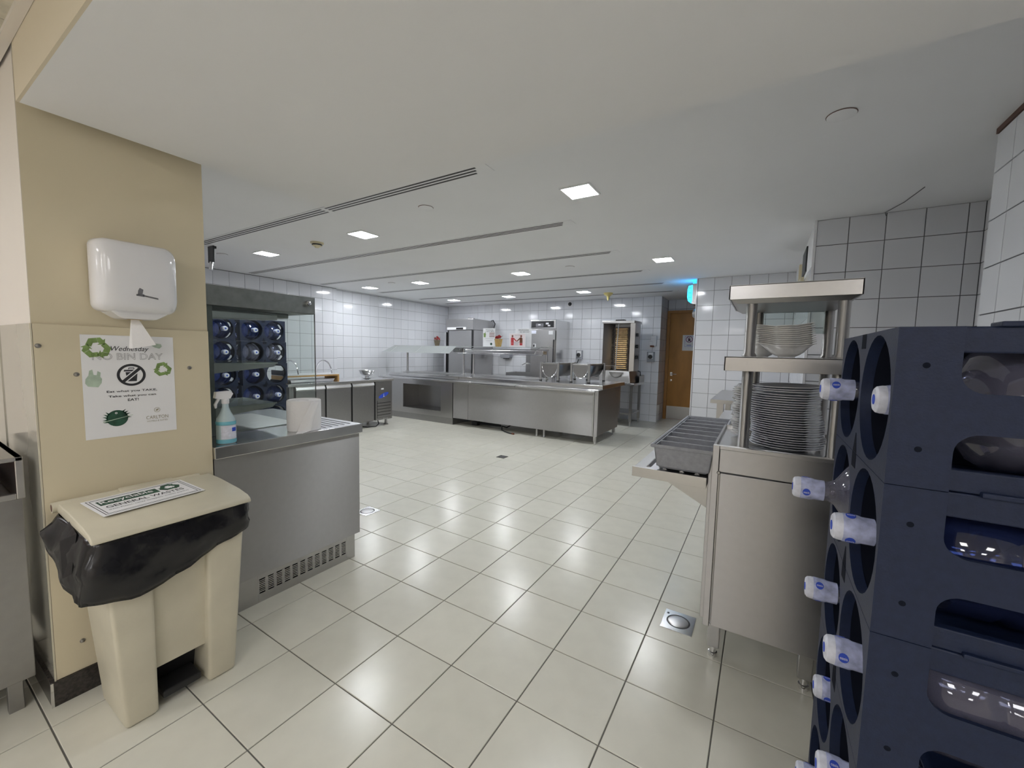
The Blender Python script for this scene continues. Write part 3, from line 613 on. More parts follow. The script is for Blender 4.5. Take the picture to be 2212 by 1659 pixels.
# ================================================================ WATER BOTTLE RACKS
CW, CH, CD = .600, .2985, .42
def make_crate():
    """open rack crate, front face towards -x at x=0, y from 0 to CW, z 0..CH; two round openings"""
    t = thing('bottle_crate', 'x', 'crate', (0, 0, 0))
    mb = MB()
    for c in (.1525, .4475): mb.holed(0 if c < .3 else .3, .3 if c < .3 else CW, 0, CH, c, CH / 2 + .003, .1375, 0, .022)
    mb.build('front_frame', 'crate_blue', t, smooth=30)
    for i, c in enumerate((.1525, .4475)):
        MB().lathe([(.139, .022), (.139, .060)], (0, c, CH / 2 + .003), 32, 'x', caps=False).build('sleeve', 'crate_dark', t)
    # side panels with rounded window openings
    for s_, ya, yb, yc in ((0, 0.0, .010, .030), (1, CW - .010, CW, CW - .030)):
        def arc(cx_, cz_, r, a0, a1, n=6): return [(cx_ + r * math.cos(a0 + (a1 - a0) * k / n), cz_ + r * math.sin(a0 + (a1 - a0) * k / n)) for k in range(n + 1)]
        xc, xe, r = .088, CD, .035
        P_ = [(.022, 0), (xc, 0)] + arc(xc + r, .108 - r, r, PI, PI / 2) + [(xe, .108), (xe, .180)] + arc(xc + r, .180 + r, r, -PI / 2, -PI) + [(xc, CH), (.022, CH)]
        m_ = MB(); nn = len(P_)
        m_.add([(x, ya, z) for x, z in P_] + [(x, yb, z) for x, z in P_], [tuple(range(nn)), tuple(range(nn, 2 * nn))[::-1]] + [(i, (i + 1) % nn, nn + (i + 1) % nn, nn + i) for i in range(nn)])
        m_.build('side_panel', 'crate_blue', t, smooth=30)
        a, b = sorted((yb, yc)); a2, b2 = sorted((ya + (.004 if s_ == 0 else -.004), yc))
        MB().box(xc, CD, a, b, 0, .040).build('rail', 'crate_blue', t, bevel=.003)
        MB().box(xc, CD, a, b, .252, CH).build('rail', 'crate_blue', t, bevel=.003)
        y_ = ya - .0004 if s_ == 0 else yb + .0004
        for z in (.072, .228): MB().lathe([(.0055, 0), (0, -.0006 if s_ == 0 else .0006)], (.042, y_, z), 12, 'y').build('bolt_hole', 'crate_dark', t)
    MB().box(-.0006, .012, .276, .324, CH - .036, CH).build('lock_notch', 'crate_dark', t, smooth=0)
    MB().prism([(.278, .001), (.322, .001), (.303, .050), (.297, .050)], 'x', -.0006, .012).build('lock_notch', 'crate_dark', t, smooth=0)
    MB().box(.022, CD, .295, .305, .0, CH).build('divider', 'crate_dark', t, smooth=0)
    MB().box(.12, CD, .03, CW - .03, CH - .004, CH + .0).box(.13, CD, .0, .045, CH - .001, CH + .008).build('top_rail', 'crate_blue', t, bevel=.002)
    return t
def make_bottle(clear=False, label=True):
    """5 gallon bottle lying along x, neck towards -x; mouth at x=0, axis z=0"""
    t = thing('water_bottle', 'x', 'bottle', (0, 0, 0))
    g = 'bottle_clear' if clear else 'bottle_blue'
    MB().lathe([(.027, .03), (.028, .085), (.036, .100), (.075, .125), (.112, .150), (.1285, .175), (.1285, .24), (.122, .250), (.122, .262), (.1285, .272), (.1285, .33), (.122, .34), (.122, .352), (.1285, .362), (.1285, .44), (.118, .462), (.06, .468), (0, .460)], (0, 0, 0), 32, 'x').build('bottle_body', g, t, smooth=50)
    MB().lathe([(0, .0), (.024, .0), (.029, .004), (.031, .012), (.031, .046), (.029, .050)], (0, 0, 0), 20, 'x').build('cap', 'label_white', t)
    MB().lathe([(0, -.0012), (.011, -.0012), (.011, .001)], (0, 0, 0), 14, 'x').build('cap_mark', 'print_blue', t)
    if label:
        MB().lathe([(.0318, .018), (.0322, .02), (.0322, .045), (.0300, .052), (.0295, .075)], (0, 0, 0), 20, 'x', caps=False).build('cap_film', 'label_film', t)
        for a in (0.0, 2.1, 4.2):
            m_ = MB(); m_.lathe([(.0105, 0), (.0105, .0012), (0, .0018)], (0, 0, 0), 14, 'z')
            for k, v in enumerate(m_.v):
                x, y, z = v; z += .0318 - (y * y) / .064; m_.v[k] = (x * .9 + .032, y * math.cos(a) - z * math.sin(a), y * math.sin(a) + z * math.cos(a))
            # rotate so that one faces the viewer side (-y, up)
            m_.build('brand_dot', 'print_blue', t)
            sg = Sheet(t, (.032, -.0336 * math.sin(a), .0336 * math.cos(a)), (1, 0, 0), (0, math.cos(a), math.sin(a))); sg.text('oasis', 'paper', 0, 0, .014, .006, h=.0002)
    return t
CRX, CRY = .213, 1.030
crate0 = make_crate(); bot0 = make_bottle(); botc = make_bottle(True)
ORD = ['lowest', 'second from the floor', 'third from the floor', 'fourth from the floor', 'topmost']
for k in range(5):
    c = crate0 if k == 0 else dup(crate0, (0, 0, 0))
    c.location = (CRX, CRY, k * .3 + .001); c['label'] = f'navy crate at the right edge, {ORD[k]} of the near stack'; c['group'] = 'blue bottle rack crates on the right'
mouth = {(4, 1): .148, (3, 1): .100, (3, 0): .160, (2, 1): .150, (2, 0): .166, (1, 1): .190, (1, 0): .170, (0, 1): .165, (4, 0): .214, (0, 0): .18}
for i, ((k, s_), mx) in enumerate(mouth.items()):
    clear = (k, s_) in ((4, 0), (3, 1), (2, 0)); src = botc if clear else bot0
    b = dup(src, (0, 0, 0))
    b.location = (mx, CRY + (.1525 if s_ == 0 else .4475), k * .3 + .150 + (-.0 if s_ == 0 else .0))
    b.rotation_euler = (.6 * i - 1.0, 0, 0)
    b['label'] = f"{'clear' if clear else 'blue'} water bottle in the right rack, {ORD[k]}, {'near' if s_ == 0 else 'far'} column"; b['group'] = 'bottles in the right rack'
# second stack behind (to the right), and the one beyond
for k in range(5):
    c = dup(crate0, (CRX + .44, CRY + .02, k * .3 + .012)); c['label'] = f'navy crate of the far right stack, {ORD[k]}'; c['group'] = 'blue crates of the rear stack'
# left racks seen through the display case: turned to face +x
ORD6 = ['lowest row', 'second row up', 'third row up', 'fourth row up', 'fifth row up', 'top row']
for s_, (yl, nm) in enumerate(((3.325, 'right'), (2.665, 'left'))):
    for k in range(6):
        c = dup(crate0, (-5.90 - (.02 * ((k * 7) % 3)), yl, k * .3 + .001 + .002), PI); c['label'] = f'navy crate behind the display glass, {nm} stack, {ORD6[k]}'; c['group'] = 'blue crates behind the display case'
        for j, dy in enumerate((.1525, .4475)):
            empty = (s_, k, j) in ((0, 3, 0), (0, 3, 1))
            if empty and j == 0: continue
            src = botc if (s_ == 0 and k == 4) else bot0
            if (s_, k, j) == (0, 3, 1): src = bot0
            b = dup(src, (-5.84, yl - dy, k * .3 + .152), PI); b['label'] = f"{'clear' if src is botc else 'blue'} bottle behind the display glass, {nm} stack, {ORD6[k]}, {'right' if j == 0 else 'left'} opening"; b['group'] = 'bottles behind the display case'
for o in (bot0, botc):
    for c in [x for x in list(bpy.data.objects) if x.parent == o]: bpy.data.objects.remove(c)
    bpy.data.objects.remove(o)

# ================================================================ DISH CABINET with overshelf (right)
t = thing('dish_cabinet', 'stainless dish cabinet on legs in front of the water racks', 'cabinet', (.1, 2.4, 0))
cx0, cx1, cy0, cy1 = -.172, .80, 2.068, 2.75
B(cx0 + .02, cx1, cy0 + .02, cy1, .165, .90).build('body', 'steel', t, bevel=.002)
MB().box(cx0, cx0 + .028, cy0, cy0 + .03, .155, 1.028).box(cx0 + .028, cx1, cy0 - .002, cy0 + .03, 1.012, 1.028).box(cx0 - .018, cx0, cy0 + .05, cy0 + .09, .16, .98).build('edge_frame', 'steel_v', t, bevel=.002)
B(cx0 + .029, cx1, cy0 + .004, cy0 + .02, .906, 1.011).build('upper_panel', 'steel_v', t, bevel=.002)
B(cx0 + .034, cx1, cy0 + .004, cy0 + .02, .160, .900).build('door', 'steel_v', t, bevel=.003)
B(cx0, cx1, cy0 + .02, cy1, .995, 1.012).build('well_floor', 'steel_top', t, smooth=0)
MB().box(cx0, cx0 + .012, cy0 + .02, cy1, .90, 1.028).box(cx0, cx1, cy1 - .012, cy1, .90, 1.028).build('rim', 'steel', t, bevel=.002)
MB().lathe([(.009, 0), (.006, -.006), (0, -.007)], (cx0 + .03, cy0 + .0, .902), 12, 'y').build('catch', 'steel_dark', t)
for x in (-.122, .235, .76):
    for y in (2.10, 2.70):
        l = B(x - .026, x + .026, y - .026, y + .026, .055, .166).build('leg', 'steel', t, bevel=.003)
        MB().lathe([(.0, 0), (.020, 0), (.020, .02), (.015, .022), (.015, .055)], (x, y, .001), 16).build('foot', 'chrome', l)
# overshelf
t = thing('dish_shelf', 'two-tier stainless overshelf on round posts above the plates', 'shelf', (.08, 2.35, 1.013))
for x, y in ((-.055, 2.115), (.268, 2.115), (-.03, 2.56), (.268, 2.56)):
    for za, zb in ((1.0125, 1.375), (1.438, 1.692)):
        MB().lathe([(.0, 0), (.028, 0), (.030, .006), (.022, .018), (.0215, zb - za - .001), (0, zb - za - .001)], (x, y, za), 18).build('post', 'steel_v', t)
MB().box(-.148, .330, 2.062, 2.068, 1.374, 1.437).box(-.148, .33, 2.60, 2.606, 1.374, 1.437).box(-.148, -.142, 2.062, 2.606, 1.374, 1.437).box(.324, .330, 2.062, 2.606, 1.374, 1.437).box(-.148, .33, 2.062, 2.606, 1.432, 1.4375).build('lower_shelf', 'steel', t, bevel=.001)
MB().box(-.146, .318, 2.072, 2.078, 1.690, 1.752).box(-.146, .318, 2.60, 2.606, 1.690, 1.752).box(-.146, -.140, 2.072, 2.606, 1.69, 1.752).box(.312, .318, 2.072, 2.606, 1.69, 1.752).box(-.146, .318, 2.072, 2.606, 1.747, 1.753).build('upper_shelf', 'steel', t, bevel=.001)
MB().hexa([(-.11, 2.09, 1.672), (.285, 2.09, 1.672), (.285, 2.59, 1.672), (-.11, 2.59, 1.672)], [(-.138, 2.08, 1.69), (.31, 2.08, 1.69), (.31, 2.60, 1.69), (-.138, 2.60, 1.69)]).build('lamp_box', 'steel_dark', t)
B(-.06, .27, 2.54, 2.548, 1.56, 1.672).build('back_panel', 'glass_smoke', t, smooth=0)

# plates
PP = [(0, .004), (.070, .003), (.078, 0), (.085, .003), (.100, .010), (.132, .0175), (.1445, .021), (.1450, .0235), (.130, .0210), (.098, .0135), (.083, .0070), (0, .0065)]
pm = MB().lathe(PP, (0, 0, 0), 40).build('dinner_plate', 'porcelain_rim', None, smooth=50)
px, py = .108, 2.285
for k in range(27):
    o = pm if k == 0 else pm.copy()
    if k: COL.objects.link(o)
    dx = -.006 + .010 * math.sin(k * .28 - .4) + random.uniform(-.0015, .0015) + (.012 if k < 5 else 0)
    o.location = (px + dx, py + random.uniform(-.003, .003), 1.0125 + k * .0104 + (.004 if k > 23 else 0))
    if k > 24: o.rotation_euler = (0.012, -.02, 0)
    tag(o, {0: 'bottom dinner plate of the tall stack on the dish cabinet', 24: 'dinner plate third from the top of the tall stack', 25: 'dinner plate second from the top of the tall stack', 26: 'topmost dinner plate of the tall stack on the dish cabinet'}.get(k, 'white dinner plate inside the tall stack on the dish cabinet'), 'plate', 'dinner plates stacked on the dish cabinet')
PS = [(0, .003), (.045, .002), (.05, 0), (.056, .003), (.085, .013), (.0905, .016), (.0905, .018), (.084, .0155), (.053, .006), (0, .0055)]
ps = MB().lathe(PS, (0, 0, 0), 28).build('side_plate', 'porcelain', None, smooth=50)
for k in range(22):
    o = ps if k == 0 else ps.copy()
    if k: COL.objects.link(o)
    o.location = (-.035 + .006 * math.sin(k * .9), 2.495 + random.uniform(-.002, .002), 1.0125 + k * .0118); o.rotation_euler = (random.uniform(-.01, .01), random.uniform(-.02, .02), 0) if k > 1 else (0, 0, 0)
    tag(o, 'topmost small side plate behind the dinner plates' if k == 21 else 'small white side plate in the narrow stack behind the dinner plates', 'plate', 'side plates stacked behind the dinner plates')
# flared bowls on the shelf
def bowl_mesh(name, r, h, m, flare, n=40):
    vs = []; fs = []
    prof = [(.42, 0, 0), (.44, .08, 0), (.60, .16, .1), (.78, .38, .4), (.88, .66, .75), (1.0, .90, 1), (1.13, .99, 1), (1.13, 1.03, 1), (1.0, .97, 1), (.85, .72, .75), (.74, .46, .4), (.56, .26, .1), (.0, .20, 0)]
    for (pr, pz, f) in prof:
        for k in range(n):
            a = 2 * PI * k / n; sq = 1 + .13 * f * math.cos(4 * a) ; lip = f * (.30 * max(0, math.cos(a - PI)) ** 6 + .12 * max(0, math.cos(a)) ** 6) * flare
            rr_ = r * pr * sq * (1 + lip); vs.append((rr_ * math.cos(a), rr_ * math.sin(a) * .92, h * pz + h * f * flare * (.28 * max(0, math.cos(a - PI)) ** 4 + .22 * max(0, math.cos(a)) ** 4)))
    m_ = len(prof)
    fs = [(i * n + k, i * n + (k + 1) % n, (i + 1) * n + (k + 1) % n, (i + 1) * n + k) for i in range(m_ - 1) for k in range(n)] + [tuple(range(n))[::-1]]
    return MB().add(vs, fs).build(name, m, None, smooth=60)
bw = bowl_mesh('flared_bowl', .076, .052, 'porcelain', 1)
for k in range(11):
    o = bw if k == 0 else bw.copy()
    if k: COL.objects.link(o)
    o.location = (.090 - .0008 * k, 2.25, 1.4388 + k * .0088); o.rotation_euler = (0, -.004 * k, .02 * math.sin(k))
    tag(o, {0: 'bottom flared bowl of the stack on the dish shelf, fully visible', 10: 'topmost flared bowl of the stack on the dish shelf'}.get(k, 'white flared porcelain bowl inside the stack on the dish shelf'), 'bowl', 'flared bowls stacked on the dish shelf')
rb = bowl_mesh('round_bowl', .062, .055, 'porcelain', 0)
for k in range(6):
    o = rb if k == 0 else rb.copy()
    if k: COL.objects.link(o)
    o.location = (-.005, 2.42, 1.4388 + k * .0105)
    tag(o, {0: 'bottom round bowl of the stack behind the left post', 5: 'topmost round bowl of the stack behind the left post'}.get(k, 'small round white bowl inside the stack behind the left post'), 'bowl', 'round bowls behind the left shelf post')

# tray slide with cutlery holder
t = thing('tray_slide', 'ribbed stainless tray slide jutting left from the dish cabinet', 'counter', (-.36, 2.9, .82))
B(-.535, -.192, 2.085, 3.75, .818, .860).build('slide', 'steel_dark', t, bevel=.002)
MB().box(-.540, -.192, 2.078, 2.086, .814, .864).build('front_lip', 'steel', t, bevel=.001)
for x in (-.47, -.39, -.31, -.24): MB().prism([(x - .012, .860), (x + .012, .860), (x, .869)], 'y', 2.13, 3.70).build('rib', 'steel_dark', t, smooth=0)
for y in (2.25, 3.6): MB().prism([(-.5, .818), (-.195, .818), (-.195, .66)], 'y', y, y + .012).build('bracket', 'steel', t)
t = thing('cutlery_tray', 'grey plastic cutlery holder with eight compartments on the tray slide', 'cutlery tray', (-.30, 2.65, .87))
y0, y1, zt = 2.085, 3.24, .985
N = 8; dy = (y1 - y0) / N
MB().hexa([(-.410, y0 + .025, .8705), (-.200, y0 + .025, .8705), (-.200, y1 - .025, .8705), (-.410, y1 - .025, .8705)], [(-.425, y0 + .015, .885), (-.185, y0 + .015, .885), (-.185, y1 - .015, .885), (-.425, y1 - .015, .885)]).build('base', 'plastic_grey', t, bevel=.004)
mb = MB()
mb.hexa([(-.425, y0 + .015, .882), (-.185, y0 + .015, .882), (-.185, y0 + .020, .882), (-.425, y0 + .020, .882)], [(-.44, y0 + .004, zt), (-.172, y0 + .004, zt), (-.172, y0 + .009, zt), (-.44, y0 + .009, zt)])
mb.hexa([(-.425, y1 - .020, .882), (-.185, y1 - .020, .882), (-.185, y1 - .015, .882), (-.425, y1 - .015, .882)], [(-.44, y1 - .009, zt), (-.172, y1 - .009, zt), (-.172, y1 - .004, zt), (-.44, y1 - .004, zt)])
mb.hexa([(-.425, y0 + .015, .882), (-.420, y0 + .015, .882), (-.420, y1 - .015, .882), (-.425, y1 - .015, .882)], [(-.44, y0 + .004, zt), (-.435, y0 + .004, zt), (-.435, y1 - .004, zt), (-.44, y1 - .004, zt)])
mb.hexa([(-.190, y0 + .015, .882), (-.185, y0 + .015, .882), (-.185, y1 - .015, .882), (-.190, y1 - .015, .882)], [(-.177, y0 + .004, zt), (-.172, y0 + .004, zt), (-.172, y1 - .004, zt), (-.177, y1 - .004, zt)])
mb.build('tray_wall', 'plastic_grey', t, smooth=0)
MB().tube([(-.447, y0 - .004, zt), (-.168, y0 - .004, zt), (-.168, y1 + .004, zt), (-.447, y1 + .004, zt)], .0085, 8, closed=True).build('tray_rim', 'plastic_grey', t)
for k in range(1, N): B(-.436, -.176, y0 + k * dy - .006, y0 + k * dy + .006, .885, zt + .002).build('divider', 'plastic_grey', t, bevel=.003)

# rear counters behind the plates
t = thing('landing_table', 'pale steel landing table behind the dish shelf by the tiled corner', 'table', (-.1, 4.2, 0))
B(-.30, .32, 3.85, 4.58, .865, .90).build('tabletop', 'steel_top', t, bevel=.003)
for x in (-.26, .28):
    for y in (3.9, 4.53): B(x - .02, x + .02, y - .02, y + .02, 0, .865).build('leg', 'steel', t, bevel=.002)
t = thing('wall_table', 'stainless side table against the tiled block, behind the dish shelf', 'table', (0, 6, 0))
B(-.50, .325, 5.3, 6.9, .885, .93).build('tabletop', 'steel', t, bevel=.003)
for x in (-.40, .28):
    for y in (5.40, 6.8): B(x - .035, x + .035, y - .035, y + .035, 0, .885).build('leg', 'steel', t, bevel=.002)
for k in range(6):
    t = thing('serving_tray', f'flat metal tray seen behind the plates, {["lowest","second","third","fourth","fifth","topmost"][k]} of its stack', 'tray', (.02, 4.2, .901 + .05 * k), 'trays stacked behind the plates')
    z = .901 + .048 * k; x0_, x1_ = -.20 + .012 * (k % 3), .20 + .012 * (k % 3)
    MB().hexa([(x0_ + .02, 4.0, z), (x1_ - .02, 4.0, z), (x1_ - .02, 4.4, z), (x0_ + .02, 4.4, z)], [(x0_, 3.98, z + .038), (x1_, 3.98, z + .038), (x1_, 4.42, z + .038), (x0_, 4.42, z + .038)]).build('pan', 'steel_dark' if k % 2 else 'steel', t, bevel=.003)
    MB().tube([(x0_ - .005, 3.975, z + .040), (x1_ + .005, 3.975, z + .040), (x1_ + .005, 4.425, z + .040), (x0_ - .005, 4.425, z + .040)], .004, 6, closed=True).build('rim', 'steel_top', t)

# ================================================================ FLOOR DRAINS
for i, (x, y, a, b, lb) in enumerate(((-.304, 2.262, .078, .088, 'square steel floor drain with round lid beside the dish cabinet'), (-2.954, 4.592, .062, .062, 'dark square floor drain grate in the middle of the floor'), (-2.90, 2.32, .08, .08, 'steel floor drain half hidden behind the service counter'))):
    t = thing('floor_drain', lb, 'drain', (x, y, 0))
    B(x - a, x + a, y - b, y + b, .0003, .0035).build('plate', 'steel_top' if i != 1 else 'granite', t, bevel=.001)
    r = a * .72
    MB().lathe([(r + .003, .0), (r + .003, .0006), (r - .003, .0006)], (x, y, .0034), 32).build('ring_gap', 'plastic_black', t)
    MB().lathe([(0, .0018), (r - .012, .0018), (r - .006, .0012), (r - .004, .0)], (x, y, .0035), 32).build('lid', 'steel' if i != 1 else 'plastic_black', t)
    if i == 0: MB().lathe([(.007, .0), (.006, .001), (0, .001)], (x - .060, y + .052, .0036), 10).build('key_hole', 'plastic_black', t)

# ================================================================ ISLAND: two serving counters
t = thing('serving_counter', 'stainless serving counter with open square niche, left half of the island', 'counter', (-6.05, 6.5, 0), 'island serving counters')
xa, xb = -7.03, -5.055
n0, n1, m0, m1 = -6.40, -5.355, .235, .728
MB().box(xa, n0, 6.04, 6.06, .125, .862).box(n1, xb, 6.04, 6.06, .125, .862).box(n0, n1, 6.04, 6.06, .125, m0).box(n0, n1, 6.04, 6.06, m1, .862).box(xa, xb, 6.95, 7.2, .125, .862).box(xa, xa + .02, 6.06, 6.95, .125, .862).box(xb - .02, xb, 6.06, 6.95, .125, .862).build('cabinet_body', 'steel', t, smooth=0)
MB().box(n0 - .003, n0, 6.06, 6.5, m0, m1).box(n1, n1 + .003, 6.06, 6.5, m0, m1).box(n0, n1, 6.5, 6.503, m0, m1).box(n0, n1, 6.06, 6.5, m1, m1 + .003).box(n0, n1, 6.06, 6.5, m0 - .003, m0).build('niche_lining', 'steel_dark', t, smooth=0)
B(xa + .02, xb, 6.052, 7.15, 0, .124).build('plinth', 'steel_dark', t, smooth=0)
B(xa, xb, 6.215, 7.42, .866, .930).build('worktop', 'steel_top', t, bevel=.004)
B(-6.8, -5.6, 6.42, 7.0, .9297, .936).build('well_cover', 'steel_dark', t, bevel=.002)
r_ = MB().box(xa - .05, xb, 5.965, 6.205, .828, .852).build('tray_rail', 'steel_top', t, bevel=.003)
for y in (6.01, 6.085, 6.16): MB().tube([(xa - .05, y, .854), (xb, y, .854)], .009, 8).build('rail_bar', 'chrome', r_)
t = thing('serving_counter', 'longer stainless serving counter on legs, right half of the island', 'counter', (-3.6, 6.5, 0), 'island serving counters')
xa, xb = -5.045, -2.140
B(xa, xb, 6.075, 7.10, .145, .862).build('cabinet_body', 'steel_v', t, bevel=.002)
for a, b in ((xa, -4.685), (-4.68, -2.225)): B(a, b, 6.045, 6.074, .135, .860).build('front_panel', 'steel_v', t, bevel=.002)
MB().box(-2.222, -2.205, 6.04, 6.074, .135, .862).build('corner_strip', 'steel_top', t, bevel=.002)
B(-2.20, xb, 6.045, 6.074, .135, .86).build('corner_post', 'steel_v', t, bevel=.002)
B(xa, xb + .006, 6.215, 7.42, .866, .930).build('worktop', 'steel_top', t, bevel=.004)
B(xa, xb, 7.10, 7.2, .3, .866).build('rear_panel', 'steel', t, smooth=0)
B(-4.95, -3.55, 6.45, 7.1, .9297, .935).build('well_cover', 'steel_dark', t, bevel=.002)
for x0_, x1_ in ((-5.05, -3.62), (-3.60, -2.18)):
    r_ = MB().box(x0_, x1_, 5.965, 6.205, .828, .852).build('tray_rail', 'steel_top', t, bevel=.003)
    for y in (6.01, 6.085, 6.16): MB().tube([(x0_, y, .854), (x1_, y, .854)], .009, 8).build('rail_bar', 'chrome', r_)
for x in (-3.24, -3.10): MB().cyl((x, 6.12, .03), (x, 6.12, .146), .020).lathe([(0, 0), (.026, 0), (.026, .012), (.015, .03)], (x, 6.12, .0005), 14).build('leg', 'steel', t)
for x, y in ((-2.19, 6.10), (-2.19, 7.04), (-4.9, 7.04), (-3.2, 7.04)):
    l = B(x - .022, x + .022, y - .022, y + .022, .05, .148).build('leg', 'steel', t, bevel=.002)
    MB().cyl((x, y, .0005), (x, y, .05), .016).build('foot', 'chrome', l)
t = thing('drain_valve', 'dark pipework lying under the island counter', 'pipes', (-4.4, 6.25, .05))
MB().box(-4.75, -4.62, 6.25, 6.35, .001, .07).cyl((-4.62, 6.3, .05), (-4.1, 6.3, .05), .02).build('pipe', 'plastic_black', t)
t = thing('power_cord', 'black cord with red plug trailing out under the island', 'cord', (-4.0, 6.1, 0))
MB().tube([(-4.04, 6.6, .04), (-4.03, 6.4, .012), (-4.04, 6.25, .06), (-3.98, 6.15, .013), (-3.85, 6.05, .012), (-3.72, 5.98, .013), (-3.64, 5.96, .014)], .011, 8).build('cord', 'rubber', t)
MB().cyl((-3.65, 5.965, .016), (-3.60, 5.955, .016), .014).build('plug', 'food_brown', t)

# sneeze guards
def guard(xl, xr, posts, yp, lb, slanted):
    t = thing('sneeze_guard', lb, 'sneeze guard', ((xl + xr) / 2, yp, .93), 'glass sneeze guards on the island')
    for x in posts: MB().lathe([(0, 0), (.05, 0), (.05, .006), (.026, .012), (.024, .02), (.024, .56), (0, .56)], (x, yp, .9305), 16).build('post', 'steel', t)
    MB().box(posts[0] - .03, posts[-1] + .03, yp - .035, yp + .035, 1.470, 1.490).build('beam', 'steel', t, bevel=.002)
    B(xl + .06, xr, yp - .22, yp + .20, 1.522, 1.530).build('top_glass', 'glass_green', t, smooth=0)
    if slanted:
        MB().hexa([(xl - .1, yp - .46, 1.372), (xr, yp - .46, 1.372), (xr, yp - .452, 1.372), (xl - .1, yp - .452, 1.372)], [(xl + .06, yp - .225, 1.525), (xr, yp - .225, 1.525), (xr, yp - .217, 1.525), (xl + .06, yp - .217, 1.525)]).build('front_glass', 'glass_green', t, smooth=0)
        for x in (xl + .18, (xl + xr) / 2, xr - .22):
            MB().tube([(x, yp - .44, 1.375), (x, yp - .24, 1.505), (x, yp - .05, 1.505), (x, yp + .06, 1.40)], .011, 8).build('bracket', 'steel', t)
        B(xr - .18, xr, yp - .12, yp + .02, 1.40, 1.48).build('lamp_end', 'steel_dark', t, bevel=.01)
    else:
        B(xl, xr, yp - .30, yp - .22, 1.522, 1.530).build('glass_lip', 'glass_green', t, smooth=0)
        MB().box(xl + .02, xr + .04, yp - .30, yp - .14, 1.396, 1.462).build('heat_lamp_bar', 'steel_top', t, bevel=.006)
        MB().box(xl - .22, xr + .04, yp - .345, yp - .305, 1.376, 1.390).build('front_rail', 'chrome', t, bevel=.002)
        MB().tube([(xr - .12, yp - .33, 1.40), (xr - .10, yp - .26, 1.50), (xr - .05, yp - .2, 1.54), (xr + .10, yp - .2, 1.54)], .010, 8).build('bracket', 'steel', t)
    return t
guard(-7.40, -5.48, (-7.14, -5.46), 6.88, 'slanted glass sneeze guard on the left half of the island', True)
guard(-5.24, -3.46, (-5.22, -3.50), 6.92, 'curved glass sneeze guard with heat lamp bar, right of the other one', False)

# plants and signs on the guards
def plant(x, y, z, potm, lb, r=.07, h=.125):
    t = thing('berry_pot', lb, 'plant', (x, y, z))
    MB().lathe([(0, 0), (r * .66, 0), (r, h), (r * 1.04, h), (r * 1.04, h + .004), (r * .9, h + .004), (r * .6, h * .8), (0, h * .8)], (x, y, z), 8).build('pot', potm, t, smooth=20)
    rd = random.Random(int(x * 100))
    for k in range(13):
        a = rd.uniform(0, 2 * PI); q = rd.uniform(0, r * .85); zz = z + h + .02 + rd.uniform(0, .075) * (1 - q / r * .6)
        MB().lathe([(.002, -.021), (.014, -.016), (.021, 0), (.014, .016), (.002, .021)], (x + q * math.cos(a), y + q * math.sin(a), zz), 8).build('berry', 'berries', t)
    for k in range(6):
        a = rd.uniform(0, 2 * PI); MB().tube([(x, y, z + h * .8), (x + .5 * r * math.cos(a), y + .5 * r * math.sin(a), z + h + .03), (x + r * math.cos(a), y + r * math.sin(a), z + h + .07)], .003, 5).build('stem', 'pot_dark', t)
plant(-6.20, 6.86, 1.5305, 'pot_dark', 'dark pot with red berries on the left glass guard')
plant(-4.60, 6.92, 1.5305, 'straw', 'straw coloured pot of red berries between the two signs', .085, .155)
def board(name, lb, x, y, z, w_, h_):
    t = thing(name, lb, 'sign', (x, y, z)); B(x, x + w_, y, y + .006, z, z + h_).build('sheet', 'paper', t, smooth=0)
    return t, Sheet(t, (x, y - .0003, z), (1, 0, 0), (0, 0, 1))
t, sh = board('info_sign', 'upright white sign with green bag on the glass guard', -4.975, 6.90, 1.531, .30, .375)
sh.text('Wednesday', 'print_black', .165, .342, .20, .028, shear=.3, h=.0015); sh.text('NO BIN', 'print_black', .18, .312, .18, .022, h=.0015)
sh.poly('bag_picture', 'print_green', [[(.02, .195), (.065, .19), (.075, .26), (.06, .28), (.06, .31), (.05, .31), (.05, .28), (.015, .275)]], h=.0015)
sh.poly('food_pictures', 'food_brown', [disc(.175 + .032 * (k % 4), .275 - .035 * (k // 4), .012, 10) for k in range(12)], h=.0015)
sh.poly('text_lines', 'print_grey', [[(.05, .165), (.26, .165), (.26, .168), (.05, .168)], [(.07, .13), (.24, .13), (.24, .132), (.07, .132)], [(.09, .115), (.22, .115), (.22, .117), (.09, .117)]], h=.0012)
sh.poly('round_emblem', 'print_dark_green', [disc(.21, .055, .026, 16)], h=.0015)
t, sh = board('info_sign', 'taller white poster standing behind the pink handover poster', -4.24, 6.99, 1.531, .36, .365)
sh.text('Wednesday', 'print_black', .19, .335, .24, .030, shear=.3, h=.0015); sh.text('NO BIN DAY', 'print_black', .21, .300, .22, .024, h=.0015)
t, sh = board('picture_poster', 'pale pink poster of two figures serving food', -4.33, 6.90, 1.531, .375, .27)
sh.poly('background', 'print_pink', [[(.01, .01), (.365, .01), (.365, .26), (.01, .26)]], h=.0010)
sh.text('Share Food', 'print_grey', .19, .235, .12, .014, h=.0018)
